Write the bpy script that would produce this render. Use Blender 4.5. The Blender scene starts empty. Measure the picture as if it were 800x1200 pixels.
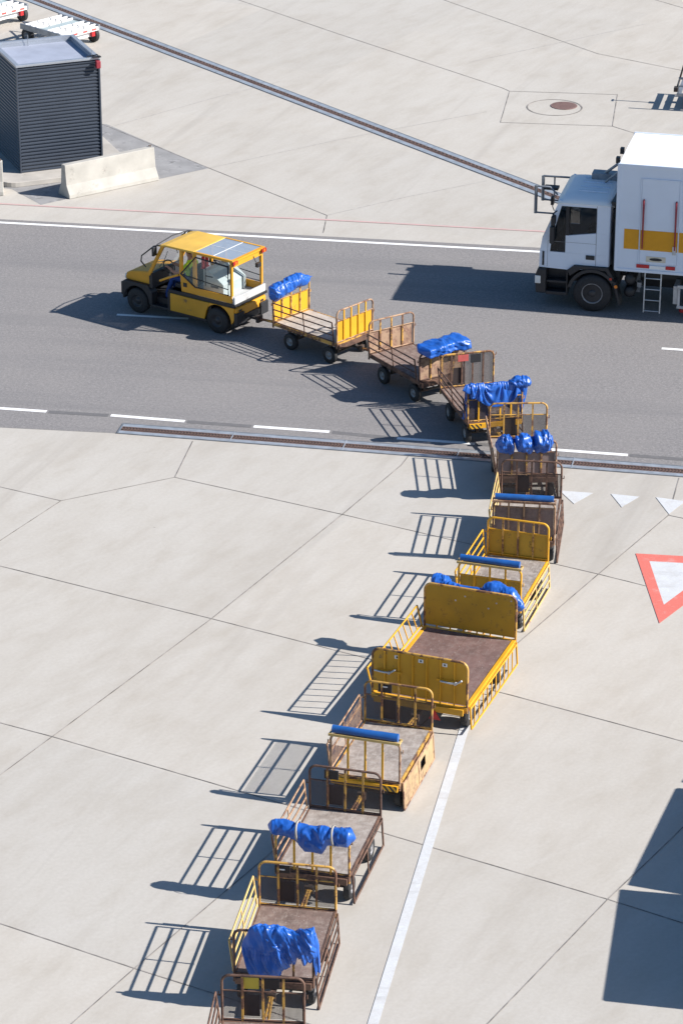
import bpy, bmesh, math, random
from mathutils import Vector, Matrix, noise
R = math.radians
PI = math.pi
random.seed(7)
sc = bpy.context.scene
col = sc.collection

# ------------------------------------------------------------------ materials
MATS = {}
class NT:
    """tiny node helper"""
    def __init__(s, name):
        s.m = bpy.data.materials.new(name); s.m.use_nodes = True
        s.t = s.m.node_tree; s.b = s.t.nodes['Principled BSDF']
    def n(s, typ, **kw):
        nd = s.t.nodes.new(typ)
        for k, v in kw.items():
            if hasattr(nd, k): setattr(nd, k, v)
            else: nd.inputs[k.replace('_', ' ')].default_value = v
        return nd
    def l(s, a, b): s.t.links.new(a, b)
    def coord(s, scale=(1, 1, 1), rot=(0, 0, 0), rnd=True):
        tc = s.n('ShaderNodeTexCoord'); mp = s.n('ShaderNodeMapping')
        s.l(tc.outputs['Object'], mp.inputs['Vector'])
        mp.inputs['Scale'].default_value = scale; mp.inputs['Rotation'].default_value = rot
        if rnd:
            oi = s.n('ShaderNodeObjectInfo'); ml = s.n('ShaderNodeMath', operation='MULTIPLY')
            s.l(oi.outputs['Random'], ml.inputs[0]); ml.inputs[1].default_value = 37.0
            s.l(ml.outputs[0], mp.inputs['Location'])
        return mp.outputs[0]
    def noise(s, vec, scale, detail=4, rough=.55):
        nd = s.n('ShaderNodeTexNoise'); s.l(vec, nd.inputs['Vector'])
        nd.inputs['Scale'].default_value = scale; nd.inputs['Detail'].default_value = detail
        nd.inputs['Roughness'].default_value = rough
        return nd.outputs['Fac']
    def ramp(s, fac, lo, hi, c0=(0, 0, 0), c1=(1, 1, 1)):
        r = s.n('ShaderNodeValToRGB'); s.l(fac, r.inputs[0])
        e = r.color_ramp.elements
        e[0].position = lo; e[1].position = hi
        e[0].color = (*c0, 1); e[1].color = (*c1, 1)
        return r.outputs[0]
    def mix(s, fac, a, b, mode='MIX'):
        m = s.n('ShaderNodeMix', data_type='RGBA', blend_type=mode)
        for src, i in ((fac, 0), (a, 6), (b, 7)):
            if isinstance(src, (int, float)): m.inputs[i].default_value = src
            elif isinstance(src, tuple): m.inputs[i].default_value = (*src[:3], 1)
            else: s.l(src, m.inputs[i])
        return m.outputs[2]
    def bump(s, h, strength=.3, dist=.01):
        b = s.n('ShaderNodeBump'); s.l(h, b.inputs['Height'])
        b.inputs['Strength'].default_value = strength; b.inputs['Distance'].default_value = dist
        s.l(b.outputs[0], s.b.inputs['Normal'])
    def out(s, colr, rough=.6, metal=0.):
        if isinstance(colr, tuple): s.b.inputs['Base Color'].default_value = (*colr, 1)
        else: s.l(colr, s.b.inputs['Base Color'])
        if isinstance(rough, (int, float)): s.b.inputs['Roughness'].default_value = rough
        else: s.l(rough, s.b.inputs['Roughness'])
        s.b.inputs['Metallic'].default_value = metal
        return s.m

def plain(name, c, rough=.55, metal=0., var=.12, scale=6):
    if name in MATS: return MATS[name]
    t = NT(name); v = t.coord()
    f = t.noise(v, scale)
    dk = tuple(x * (1 - var) for x in c); lt = tuple(min(1, x * (1 + var)) for x in c)
    MATS[name] = t.out(t.ramp(f, .3, .7, dk, lt), rough, metal)
    return MATS[name]

def worn_paint(name, c, rust=.5, rustc=(.10, .047, .028), rough=.45, scale=5):
    """paint with rust / wear patches; rust = share that is worn"""
    if name in MATS: return MATS[name]
    t = NT(name); v = t.coord()
    f = t.noise(v, scale, 6, .65); f2 = t.noise(v, scale * 5, 4, .6); f3 = t.noise(v, 1.7, 3)
    base = t.ramp(f3, .3, .7, tuple(x * .82 for x in c), tuple(min(1, x * 1.08) for x in c))
    rc = t.ramp(f2, .3, .7, tuple(x * .6 for x in rustc), tuple(x * 1.7 for x in rustc))
    th = .5 + (.5 - rust) * .55
    m = t.ramp(f, th - .035, th + .05)
    spots = t.ramp(f2, .66, .74)
    mm = t.mix(m, t.mix(spots, base, rc), rc)
    MATS[name] = t.out(mm, t.ramp(m, 0, 1, (rough,) * 3, (.85,) * 3))
    t.bump(f2, .15, .004)
    return MATS[name]

def deck(name, c, scuff=(.42, .38, .35), amt=.5):
    if name in MATS: return MATS[name]
    t = NT(name); v = t.coord(); vs = t.coord((1, 9, 1)); vx = t.coord((14, 1.2, 1), (0, 0, .5))
    f = t.noise(v, 2.2, 6, .65); g = t.noise(vs, 3.5, 5, .65); h = t.noise(v, 34, 2, .5); k = t.noise(vx, 2.6, 4, .6)
    mo = t.noise(v, 7.5, 5, .7)
    a = t.ramp(f, .3, .7, tuple(x * .66 for x in c), tuple(x * 1.25 for x in c))
    a = t.mix(t.ramp(mo, .47, .66, (0, 0, 0), (.25 + .6 * amt,) * 3), a, scuff)
    a = t.mix(t.ramp(mo, .30, .42, (.35 + .4 * amt,) * 3, (0, 0, 0)), a, tuple(x * .5 for x in c))
    a = t.mix(t.ramp(g, .62 - .12 * amt, .82), a, scuff)
    a = t.mix(t.ramp(k, .66 - .1 * amt, .85), a, scuff)
    a = t.mix(t.ramp(h, .70, .76), a, (.55, .52, .5))
    MATS[name] = t.out(a, .8); t.bump(g, .2, .004)
    return MATS[name]

def tarp_mat(name, c, rough=.36):
    if name in MATS: return MATS[name]
    t = NT(name); v = t.coord()
    f = t.noise(v, 4, 4); g = t.noise(v, 26, 5, .6)
    a = t.ramp(f, .3, .75, tuple(x * .8 for x in c), tuple(min(1, x * 1.15) for x in c))
    MATS[name] = t.out(a, rough)
    t.b.inputs['Specular IOR Level'].default_value = .55
    t.bump(g, .12, .006)
    return MATS[name]

def glass(name, tint=(.75, .85, .85), alpha=.25, rough=.03):
    if name in MATS: return MATS[name]
    t = NT(name)
    t.out(tint, rough); t.b.inputs['Alpha'].default_value = alpha
    t.b.inputs['Specular IOR Level'].default_value = .6
    MATS[name] = t.m
    return t.m

def chevron(name):
    if name in MATS: return MATS[name]
    t = NT(name); tc = t.n('ShaderNodeTexCoord'); mp = t.n('ShaderNodeMapping')
    t.l(tc.outputs['Object'], mp.inputs[0]); mp.inputs['Rotation'].default_value = (R(40), 0, 0)
    w = t.n('ShaderNodeTexWave', wave_type='BANDS', bands_direction='Y'); t.l(mp.outputs[0], w.inputs['Vector'])
    w.inputs['Scale'].default_value = 4.2; w.inputs['Distortion'].default_value = .3
    MATS[name] = t.out(t.ramp(w.outputs['Fac'], .48, .52, (.03, .028, .025), (.66, .36, .02)), .5)
    return MATS[name]

def concrete_ground():
    t = NT('apron_concrete')
    v = t.coord(rnd=False)
    def tex(scale, ang):
        tc = t.n('ShaderNodeTexCoord'); mp = t.n('ShaderNodeMapping'); mp.vector_type = 'TEXTURE'
        t.l(tc.outputs['Object'], mp.inputs[0]); mp.inputs['Scale'].default_value = scale; mp.inputs['Rotation'].default_value = (0, 0, R(ang))
        return mp.outputs[0]
    cloud = tex((.55, 1.3, 1), -32); brush = tex((4.5, .55, 1), 63); tyre = tex((14, .6, 1), 70); br2 = tex((2.6, .22, 1), 40)
    big = t.noise(v, .16, 5, .6); mid = t.noise(cloud, .8, 7, .66); fine = t.noise(v, 14, 4, .65); grit = t.noise(v, 40, 2, .6); drip = t.noise(v, 3.3, 2, .4)
    st = t.noise(brush, .9, 6, .66); tr = t.noise(tyre, .6, 4, .55); b2 = t.noise(br2, .8, 5, .6)
    c = t.ramp(big, .3, .7, (.450, .424, .390), (.515, .496, .468))
    c = t.mix(t.ramp(mid, .36, .66, (0, 0, 0), (.62,) * 3), c, (.545, .532, .512))
    c = t.mix(t.ramp(mid, .30, .46, (.30,) * 3, (0, 0, 0)), c, (.41, .380, .340))
    c = t.mix(t.ramp(st, .50, .72, (0, 0, 0), (.45,) * 3), c, (.415, .388, .355))
    c = t.mix(t.ramp(b2, .55, .75, (0, 0, 0), (.35,) * 3), c, (.56, .55, .535))
    c = t.mix(t.ramp(tr, .60, .72, (0, 0, 0), (.35,) * 3), c, (.335, .312, .290))
    c = t.mix(t.ramp(fine, .35, .7, (.0,) * 3, (.26,) * 3), c, (.375, .350, .322))
    c = t.mix(t.ramp(grit, .74, .80, (0, 0, 0), (.30,) * 3), c, (.24, .22, .20))
    c = t.mix(t.ramp(drip, .835, .85, (0, 0, 0), (.5,) * 3), c, (.20, .185, .17))
    # each cast slab a little different in tone
    tc = t.n('ShaderNodeTexCoord'); mp = t.n('ShaderNodeMapping'); mp.vector_type = 'TEXTURE'
    t.l(tc.outputs['Object'], mp.inputs[0])
    mp.inputs['Location'].default_value = (-2.45, 52.68, 0); mp.inputs['Rotation'].default_value = (0, 0, R(-29.76))
    mp.inputs['Scale'].default_value = (5.43, 5.43, 1)
    fl = t.n('ShaderNodeVectorMath', operation='FLOOR'); t.l(mp.outputs[0], fl.inputs[0])
    wn = t.n('ShaderNodeTexWhiteNoise', noise_dimensions='2D'); t.l(fl.outputs[0], wn.inputs['Vector'])
    c = t.mix(.5, c, t.ramp(wn.outputs['Value'], 0, 1, (.455, .453, .447), (.545, .53, .508)), 'OVERLAY')
    c = t.mix(1.0, c, (.955, .938, .908), 'MULTIPLY')
    t.out(c, .85); t.bump(fine, .12, .004)
    t.b.inputs['Specular IOR Level'].default_value = .25
    return t.m

def asphalt():
    t = NT('asphalt'); v = t.coord(rnd=False)
    tc = t.n('ShaderNodeTexCoord'); mp = t.n('ShaderNodeMapping'); mp.vector_type = 'TEXTURE'
    t.l(tc.outputs['Object'], mp.inputs[0]); mp.inputs['Scale'].default_value = (22, .9, 1); mp.inputs['Rotation'].default_value = (0, 0, R(-9.6))
    big = t.noise(v, .35, 5, .6); sp = t.noise(v, 48, 3, .7); sp2 = t.noise(v, 13, 4, .75); lane = t.noise(mp.outputs[0], .9, 4, .6); dots = t.noise(v, 6, 2, .45)
    c = t.ramp(sp, .32, .70, (.175, .165, .163), (.32, .305, .298))
    c = t.mix(t.ramp(sp2, .40, .60, (0, 0, 0), (.70,) * 3), c, (.160, .154, .156))
    gr = t.noise(v, 21, 2, .8)
    c = t.mix(t.ramp(gr, .53, .68, (0, 0, 0), (.6,) * 3), c, (.36, .345, .335))
    c = t.mix(t.ramp(big, .35, .7, (0, 0, 0), (.4,) * 3), c, (.275, .257, .245))
    c = t.mix(t.ramp(lane, .5, .70, (0, 0, 0), (.5,) * 3), c, (.175, .170, .172))
    c = t.mix(t.ramp(dots, .80, .82, (0, 0, 0), (.7,) * 3), c, (.08, .078, .078))
    t.out(c, .85); t.bump(sp, .35, .006)
    t.b.inputs['Specular IOR Level'].default_value = .3
    return t.m

def road_paint(name, c, wear=.35, under=(.42, .40, .38)):
    t = NT(name); v = t.coord(rnd=False)
    f = t.noise(v, 3.5, 6, .7); g = t.noise(v, 30, 3, .6); vs = t.coord((.4, 3, 1), (0, 0, R(40)), rnd=False); h = t.noise(vs, 1.6, 5, .65)
    a = t.ramp(g, .3, .7, tuple(x * .9 for x in c), tuple(min(1, x * 1.05) for x in c))
    a = t.mix(t.ramp(f, .68 - .3 * wear, .80, (0, 0, 0), (.75,) * 3), a, under)
    a = t.mix(t.ramp(h, .70 - .2 * wear, .8, (0, 0, 0), (.5,) * 3), a, tuple(x * .6 for x in under))
    return t.out(a, .7)

YEL = (.72, .365, .02)
M = dict(
    yellow=worn_paint('yellow_paint', YEL, .2),
    yellow_clean=worn_paint('tractor_yellow', (.74, .355, .025), .04, (.2, .13, .07), .5, 3),
    yellow_dirty=worn_paint('dirty_yellow_panel', (.60, .31, .02), .22, (.17, .11, .05), .5, 4),
    yellow_rust=worn_paint('rusting_yellow_tube', (.60, .34, .075), .50, (.15, .075, .045)),
    olive=worn_paint('weathered_yellow_board', (.47, .275, .02), .34, (.30, .18, .03), .5, 7),
    rust=worn_paint('rusty_brown_tube', (.155, .085, .058), .5, (.075, .042, .032), .7),
    rust_pale=worn_paint('rusty_tan_tube', (.40, .25, .15), .48, (.15, .08, .055), .6),
    tan_board=worn_paint('tan_rusted_board', (.40, .265, .175), .5, (.21, .125, .09), .7, 4),
    straw_board=worn_paint('straw_yellow_board', (.62, .43, .16), .3, (.33, .2, .11), .7, 4),
    mauve=deck('mauve_plywood', (.20, .145, .135), (.27, .21, .19), .2),
    wood=worn_paint('tan_wood_panel', (.46, .32, .17), .45, (.28, .19, .11), .8, 3),
    deck_brown=deck('brown_plywood_deck', (.185, .128, .108), (.36, .30, .26), .45),
    deck_grey=deck('scuffed_grey_deck', (.29, .245, .215), (.46, .42, .38), .7),
    deck_tan=deck('tan_deck', (.42, .37, .32), (.55, .5, .45), .6),
    deck_red=deck('reddish_brown_deck', (.165, .098, .085), (.30, .24, .21), .12),
    tarp=tarp_mat('blue_tarpaulin', (.016, .108, .46), .36),
    tarp_roll=tarp_mat('faded_blue_roll', (.015, .105, .36), .45),
    strap=plain('grey_strap', (.42, .38, .33), .8),
    rubber=plain('tyre_rubber', (.022, .022, .024), .75, 0, .3, 20),
    rim=plain('grey_rim', (.24, .24, .25), .5, .3, .25, 14),
    rim_black=plain('black_rim', (.045, .045, .05), .5, .2),
    chassis=worn_paint('dark_chassis', (.06, .05, .045), .4, (.09, .05, .035), .65),
    wire=plain('wire_mesh', (.075, .058, .052), .65, .2),
    pouch=plain('dark_plate', (.028, .022, .042), .6),
    black=plain('black_plastic', (.022, .023, .027), .5),
    black_box=plain('black_box', (.018, .016, .018), .5),
    red_plate=plain('faded_red_plate', (.50, .10, .09), .6),
    lemon=worn_paint('lemon_plate', (.62, .47, .06), .2, (.3, .2, .05)),
    dull_red=plain('dull_red_handle', (.28, .03, .045), .45),
    red=plain('red_paint', (.48, .02, .025), .4),
    galv=plain('galvanised_steel', (.50, .53, .56), .42, .55, .2, 5),
    galv_dark=plain('dull_steel', (.27, .29, .32), .5, .5, .25, 5),
    white_metal=plain('white_painted_steel', (.80, .80, .79), .5, 0, .06),
    white=plain('shade_tinted_white', (.66, .73, .84), .32, 0, .03, 2),  # truck white with the bluish shade of its sides put into the colour
    white_roof=plain('lit_roof_white', (.84, .85, .86), .5, 0, .03, 2),  # lighter copy of the truck white, paints in the light on its roofs
    amber_stripe=plain('amber_stripe', (.66, .30, .006), .35, 0, .05),
    orange_lamp=plain('orange_lamp', (.75, .22, .02), .3),
    tail=plain('tail_lamp', (.40, .035, .02), .25),
    headlamp=plain('headlamp_lens', (.75, .75, .72), .12),
    cladding=plain('anthracite_cladding', (.055, .068, .092), .42, .2, .08, 2),
    coping=plain('grey_coping', (.42, .45, .50), .4, .5, .1, 2),
    roof_membrane=plain('roof_membrane', (.33, .36, .44), .6, 0, .1, 2),
    precast=worn_paint('precast_concrete', (.445, .425, .385), .28, (.31, .29, .26), .9, 2.2),
    pad=worn_paint('pad_concrete', (.47, .44, .40), .25, (.36, .33, .29), .9, 2.0),
    greycrete=worn_paint('grey_stained_concrete', (.29, .285, .285), .4, (.24, .235, .235), .9, 1.6),
    grate=worn_paint('rusty_grate', (.17, .105, .085), .4, (.10, .06, .05), .7, 8),
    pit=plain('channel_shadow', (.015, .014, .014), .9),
    joint=plain('joint_sealant', (.235, .213, .195), .9, 0, .6, 3),
    joint_faint=plain('tight_joint', (.40, .38, .355), .9, 0, .2, 8),
    manhole=worn_paint('rusty_manhole', (.21, .13, .115), .4, (.13, .08, .07), .7, 8),
    cabinet=plain('pale_grey_cabinet', (.40, .47, .47), .45, 0, .06),
    grey_floor=worn_paint('pale_grey_cargo_floor', (.52, .53, .53), .25, (.36, .36, .36), .7, 4),
    seat=plain('seat_vinyl', (.03, .03, .035), .6),
    glass_dark=glass('tinted_window', (.012, .018, .022), .50),
    glass_clear=glass('clear_window', (.60, .72, .70), .10),
    glass_roof=glass('roof_glass', (.36, .42, .50), .72, .12),
    lens=glass('mirror_glass', (.1, .12, .14), 1.0, .05),
    beige=plain('beige_plate', (.60, .55, .45), .5),
    skin=plain('skin', (.50, .27, .19), .55, 0, .06, 12),
    yellow_roof=worn_paint('sunlit_yellow', (.74, .45, .07), .04, (.3, .2, .1), .4, 3),  # paler yellow, sunlight on the tractor roof put into the colour
    hair=plain('dark_hair', (.025, .018, .014), .6),
    hivis=plain('hivis_shirt', (.55, .86, .05), .75, 0, .12, 14),
    trousers=plain('blue_trousers', (.015, .055, .24), .8, 0, .2, 14),
    eye=plain('eye_dark', (.03, .025, .02), .2),
    shoe=plain('black_shoe', (.02, .02, .02), .6),
    chev=chevron('yellow_black_chevron'),
    curtain=plain('grey_curtain', (.30, .33, .38), .7, 0, .05, 2),
)

# ------------------------------------------------------------------ mesh builder
class MB:
    def __init__(s): s.v = []; s.f = []; s.sm = []; s.ch = []
    def add(s, vs, fs, smooth=False):
        o = len(s.v); s.ch.append((o, len(s.f))); s.v += [tuple(v) for v in vs]
        s.f += [tuple(i + o for i in f) for f in fs]; s.sm += [smooth] * len(fs)
        return s
    def box(s, x0, x1, y0, y1, z0, z1, mat=None):
        vs = [Vector((x, y, z)) for z in (z0, z1) for y in (y0, y1) for x in (x0, x1)]
        if mat: vs = [mat @ v for v in vs]
        return s.add(vs, [(0, 2, 3, 1), (4, 5, 7, 6), (0, 1, 5, 4), (2, 6, 7, 3), (0, 4, 6, 2), (1, 3, 7, 5)])
    def prism(s, poly, a0, a1, axis='y'):
        """poly of 2-D points extruded along axis ('y': poly is (x,z); 'x': (y,z); 'z': (x,y))"""
        def mk(p, a):
            return {'y': (p[0], a, p[1]), 'x': (a, p[0], p[1]), 'z': (p[0], p[1], a)}[axis]
        n = len(poly); vs = [mk(p, a0) for p in poly] + [mk(p, a1) for p in poly]
        fs = [tuple(range(n))[::-1], tuple(range(n, 2 * n))] + [(i, (i + 1) % n, n + (i + 1) % n, n + i) for i in range(n)]
        return s.add(vs, fs)
    def tube(s, pts, r, seg=8, closed=False):
        P = [Vector(p) for p in pts]; n = len(P)
        T = []
        for i in range(n):
            a = P[i - 1] if (i > 0 or closed) else P[i]
            b = P[(i + 1) % n] if (i < n - 1 or closed) else P[i]
            T.append((b - a).normalized())
        up = Vector((0, 0, 1)) if abs(T[0].z) < .9 else Vector((1, 0, 0))
        N = (up - T[0] * up.dot(T[0])).normalized()
        vs = []
        for i in range(n):
            N = (N - T[i] * N.dot(T[i])).normalized(); B = T[i].cross(N)
            k = 1.0
            if 0 < i < n - 1:
                c = (P[i] - P[i - 1]).normalized().dot(T[i]); k = 1 / max(.6, c)
            for j in range(seg):
                a = 2 * PI * j / seg
                vs.append(P[i] + (N * math.cos(a) + B * math.sin(a)) * r * k)
        fs = []
        for i in range(n if closed else n - 1):
            for j in range(seg):
                fs.append((i * seg + j, i * seg + (j + 1) % seg, ((i + 1) % n) * seg + (j + 1) % seg, ((i + 1) % n) * seg + j))
        s.add(vs, fs, True)
        if not closed:
            s.add(vs[:seg], [tuple(range(seg))[::-1]]); s.add(vs[-seg:], [tuple(range(seg))])
        return s
    def cyl(s, p0, p1, r0, r1=None, seg=20, caps=True):
        r1 = r0 if r1 is None else r1
        p0 = Vector(p0); p1 = Vector(p1); t = (p1 - p0).normalized()
        up = Vector((0, 0, 1)) if abs(t.z) < .9 else Vector((1, 0, 0))
        a = (up - t * up.dot(t)).normalized(); b = t.cross(a)
        ring = lambda p, r: [p + (a * math.cos(2 * PI * j / seg) + b * math.sin(2 * PI * j / seg)) * r for j in range(seg)]
        A = ring(p0, r0); B = ring(p1, r1)
        s.add(A + B, [(j, (j + 1) % seg, seg + (j + 1) % seg, seg + j) for j in range(seg)], True)
        if caps: s.add(A, [tuple(range(seg))[::-1]]); s.add(B, [tuple(range(seg))])
        return s
    def lathe_y(s, prof, c=(0, 0, 0), seg=32, caps=True):
        """profile (radius, y) revolved round the y axis through c"""
        vs = []; n = len(prof)
        for r, y in prof:
            for j in range(seg):
                a = 2 * PI * j / seg
                vs.append((c[0] + r * math.cos(a), c[1] + y, c[2] + r * math.sin(a)))
        fs = [(i * seg + j, i * seg + (j + 1) % seg, (i + 1) * seg + (j + 1) % seg, (i + 1) * seg + j) for i in range(n - 1) for j in range(seg)]
        s.add(vs, fs, True)
        for k, rev in ((0, False), (n - 1, True)):
            if caps and prof[k][0] > .001:
                q = tuple(range(seg)); s.add(vs[k * seg:(k + 1) * seg], [q if not rev else q[::-1]])
        return s
    def poly(s, pts): return s.add(pts, [tuple(range(len(pts)))])
    def grid(s, vs, nu, nv, closed_u=False, closed_v=False, smooth=True):
        fs = []
        for i in range(nu if closed_u else nu - 1):
            for j in range(nv if closed_v else nv - 1):
                fs.append((i * nv + j, i * nv + (j + 1) % nv, ((i + 1) % nu) * nv + (j + 1) % nv, ((i + 1) % nu) * nv + j))
        return s.add(vs, fs, smooth)
    def build(s, name, mat, parent=None, bevel=0, solid=0, fix=True):
        me = bpy.data.meshes.new(name)
        me.from_pydata(s.v, [], s.f)
        for p, q in zip(me.polygons, s.sm): p.use_smooth = q
        if fix:
            bm = bmesh.new(); bm.from_mesh(me)
            bmesh.ops.remove_doubles(bm, verts=bm.verts, dist=1e-6) if bevel else None
            bmesh.ops.recalc_face_normals(bm, faces=bm.faces); bm.to_mesh(me); bm.free()
        o = bpy.data.objects.new(name, me); col.objects.link(o)
        if mat: me.materials.append(M[mat] if isinstance(mat, str) else mat)
        if parent: o.parent = parent
        if solid:
            md = o.modifiers.new('thickness', 'SOLIDIFY'); md.thickness = solid; md.offset = 0
        if bevel:
            md = o.modifiers.new('soft_edges', 'BEVEL'); md.width = bevel; md.segments = 2; md.limit_method = 'ANGLE'; md.angle_limit = R(40)
        return o

def _chunks(mb):
    ch = mb.ch + [(len(mb.v), len(mb.f))]
    for (v0, f0), (v1, f1) in zip(ch[:-1], ch[1:]):
        yield mb.v[v0:v1], [tuple(i - v0 for i in f) for f in mb.f[f0:f1]], mb.sm[f0] if f1 > f0 else False
def build_sides(mb, name, mat, parent, bevel=0, solid=0):
    """one part for each side of the thing (split by the sign of y)"""
    out = []
    for sg in (1, -1):
        m = MB()
        for v, f, sm in _chunks(mb):
            if sum(p[1] for p in v) * sg > 0: m.add(v, f, sm)
        if m.v: out.append(m.build(name, mat, parent, bevel, solid))
    return out
def build_each_tube(mb, name, mat, parent, per=3):
    c = list(_chunks(mb)); out = []
    for i in range(0, len(c), per):
        m = MB()
        for v, f, sm in c[i:i + per]: m.add(v, f, sm)
        out.append(m.build(name, mat, parent))
    return out
def build_each(mb, name, mat, parent, bevel=0):
    return [MB().add(v, f, sm).build(name, mat, parent, bevel) for v, f, sm in _chunks(mb)]

def thing(name, label, cat, loc=(0, 0, 0), rz=0, group=None):
    o = bpy.data.objects.new(name, None); col.objects.link(o)
    o.empty_display_size = .3
    o.location = loc; o.rotation_euler = (0, 0, rz); o['label'] = label; o['category'] = cat
    if group: o['group'] = group
    return o
def tag(o, label, cat, group=None):
    o['label'] = label; o['category'] = cat
    if group: o['group'] = group
    return o
def struct(o, label=None, cat=None):
    o['kind'] = 'structure'
    if label: o['label'] = label
    if cat: o['category'] = cat
    return o
def copy_tree(o, parent=None):
    c = o.copy(); col.objects.link(c)
    if parent: c.parent = parent
    for ch in list(o.children): copy_tree(ch, c)
    return c
def V2(p, z=0.): return Vector((p[0], p[1], z))

# ------------------------------------------------------------------ ground
struct(MB().poly([(-400, -100, 0), (400, -100, 0), (400, 700, 0), (-400, 700, 0)]).build('apron', concrete_ground()),
       'pale concrete apron cast in large slabs', 'apron')
asph = asphalt()
rd = Vector((math.cos(R(-9.4)), math.sin(R(-9.4)), 0))
tl, tr_ = Vector((-8.77, 75.87, 0)), Vector((4.81, 73.70, 0))
bl, bm_, br = Vector((-7.39, 62.03, 0)), Vector((-4.74, 61.69, 0)), Vector((7.13, 59.40, 0))
Z = Vector((0, 0, .004))
struct(MB().poly([p + Z for p in (bl - rd * 120, bl, bm_, br, br + rd * 120, tr_ + rd * 120, tr_, tl, tl - rd * 120)]).build('road', asph),
       'grey asphalt service road crossing the apron', 'road')
struct(MB().poly([V2(p, .003) for p in [(-6.6, 84.08), (-3.56, 80.1), (-7.82, 77.03), (-8.68, 78.29), (-11.0, 79.52), (-12.0, 84.28)]]).build('concrete_patch', 'greycrete'),
       'darker grey concrete patch around the clad cabin', 'patch')

def strip(mb, pts, w, z):
    for a, b in zip(pts[:-1], pts[1:]):
        a = V2(a, z); b = V2(b, z); d = (b - a).normalized(); n = Vector((-d.y, d.x, 0)) * w / 2
        mb.add([a - n, b - n, b + n, a + n], [(0, 1, 2, 3)])
JOINTS = [
  [(-8.2, 59.45), (-7.07, 58.85), (-5.74, 58.14)], [(-5.74, 58.14), (-3.47, 59.34)], [(-3.47, 59.34), (-3.18, 61.27)],
  [(-3.47, 59.34), (0.02, 57.46), (5.0, 54.64), (6.55, 53.7), (8.07, 52.76), (20, 46)], [(-5.74, 58.14), (-6.8, 56.18), (-7.64, 54.6)],
  [(-18, 61.2), (-6.69, 55.02), (-2.45, 52.68), (3.07, 49.56), (5.97, 47.83), (7.35, 46.97), (20, 39.6)],
  [(-18, 55.2), (-6.04, 48.53), (-5.06, 48.01), (0.64, 44.7), (4.24, 42.58), (5.37, 41.86), (20, 33.3)],
  [(-18, 49.2), (-6.23, 42.37), (-5.37, 41.86), (-3.17, 40.56), (0.0, 38.77), (14, 30.5)],
  [(-10, 39), (-6.57, 45.33), (-5.06, 48.01), (-2.45, 52.68), (0.02, 57.46), (1.26, 59.98), (1.41, 60.44)],
  [(-10, 28.5), (-4.02, 39.04), (-3.17, 40.56), (3.25, 51.61), (5.0, 54.64), (6.63, 57.42), (7.03, 59.31)],
  [(6.63, 57.42), (6.91, 57.27), (20, 49.6)],
  [(-4, 28.4), (2.16, 39.02), (4.24, 42.58), (5.14, 44.01), (5.67, 44.87), (12, 55.4)],
  [(-10, 88.2), (-3.56, 80.1), (-0.37, 76.17), (-0.46, 74.8)],
  [(-12, 108.6), (-3.28, 97.44), (0.0, 93.32), (4.68, 87.63), (4.88, 87.29)],
  [(4.88, 87.29), (4.47, 84.24), (7.59, 83.88), (7.98, 86.95), (4.88, 87.29)],
  [(-8, 111.5), (3.28, 97.44), (7.73, 91.23), (10.13, 89.4), (16, 83)],
  [(7.59, 83.88), (8.35, 83.01), (12, 78.5)], [(4, 105), (10.06, 97.44), (16, 90)],
]
mb = MB()
for i, pl in enumerate(JOINTS): strip(mb, pl, .020, .0052 + .00012 * i)
struct(mb.build('slab_joint', 'joint', fix=False))
mb = MB()
for i, pl in enumerate([[(-0.35, 76.2), (1.68, 77.65), (3.86, 79.01)], [(-3.56, 80.1), (0.0, 82.69), (4.13, 85.27)], [(3.83, 90.3), (9.5, 94.6)],
                        [(-6.57, 83.72), (-3.69, 86.6), (-1.75, 88.33)]]): strip(mb, pl, .03, .0045 + .0001 * i)
struct(mb.build('faint_joint', 'joint_faint', fix=False))

# painted markings
WP = road_paint('white_road_paint', (.83, .83, .82), .15, (.35, .34, .33))
WPW = road_paint('worn_white_paint', (.60, .615, .63), .85, (.48, .46, .44))
RP = road_paint('worn_red_paint', (.66, .165, .13), .45, (.60, .40, .36))
PK = road_paint('faded_pink_paint', (.58, .37, .35), .9, (.49, .455, .43))
def mark(name, pts, w, mat, label):
    mb = MB(); strip(mb, pts, w, .009); o = mb.build(name, mat); struct(o, label, 'road marking'); return o
tlL = Vector((-8.75, 75.6, 0)); tlR = Vector((4.8, 73.38, 0)); d = (tlR - tlL).normalized()
mark('edge_line', [(tlL - d * 60)[:2], (tlR + d * 60)[:2]], .13, WP, 'solid white line along the far road edge')
DASH = [((-14.1, 64.2), (-11.6, 63.75)), ((-9.3, 63.42), (-6.45, 62.92)), ((-5.03, 62.70), (-3.40, 62.36)), ((-1.90, 62.07), (-0.26, 61.77)),
        ((1.19, 61.41), (2.85, 61.12)), ((4.45, 60.80), (6.06, 60.50)), ((7.6, 60.2), (9.2, 59.9))]
for a, b in DASH: mark('lane_dash', [a, b], .13, WP, 'white dash along the near road edge')
OLD = road_paint('blacked_out_line', (.15, .145, .145), .6, (.22, .21, .205))
for a, b in (((-6.40, 62.90), (-5.08, 62.70)), ((-3.35, 62.34), (-1.95, 62.08)), ((-.2, 61.75), (1.12, 61.42)), ((2.9, 61.10), (4.4, 60.81)), ((6.1, 60.49), (7.5, 60.22))):
    mb = MB(); strip(mb, [a, b], .16, .0075); struct(mb.build('old_dash', OLD), 'darker blacked out dash between the white dashes', 'road marking')
for a, b in (((-5.31, 68.92), (-3.60, 68.65)), ((7.36, 66.72), (9.0, 66.4)), ((-11.6, 69.95), (-10.0, 69.68))):
    mark('lane_dash', [a, b], .12, WP, 'white centre line dash on the road')
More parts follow.
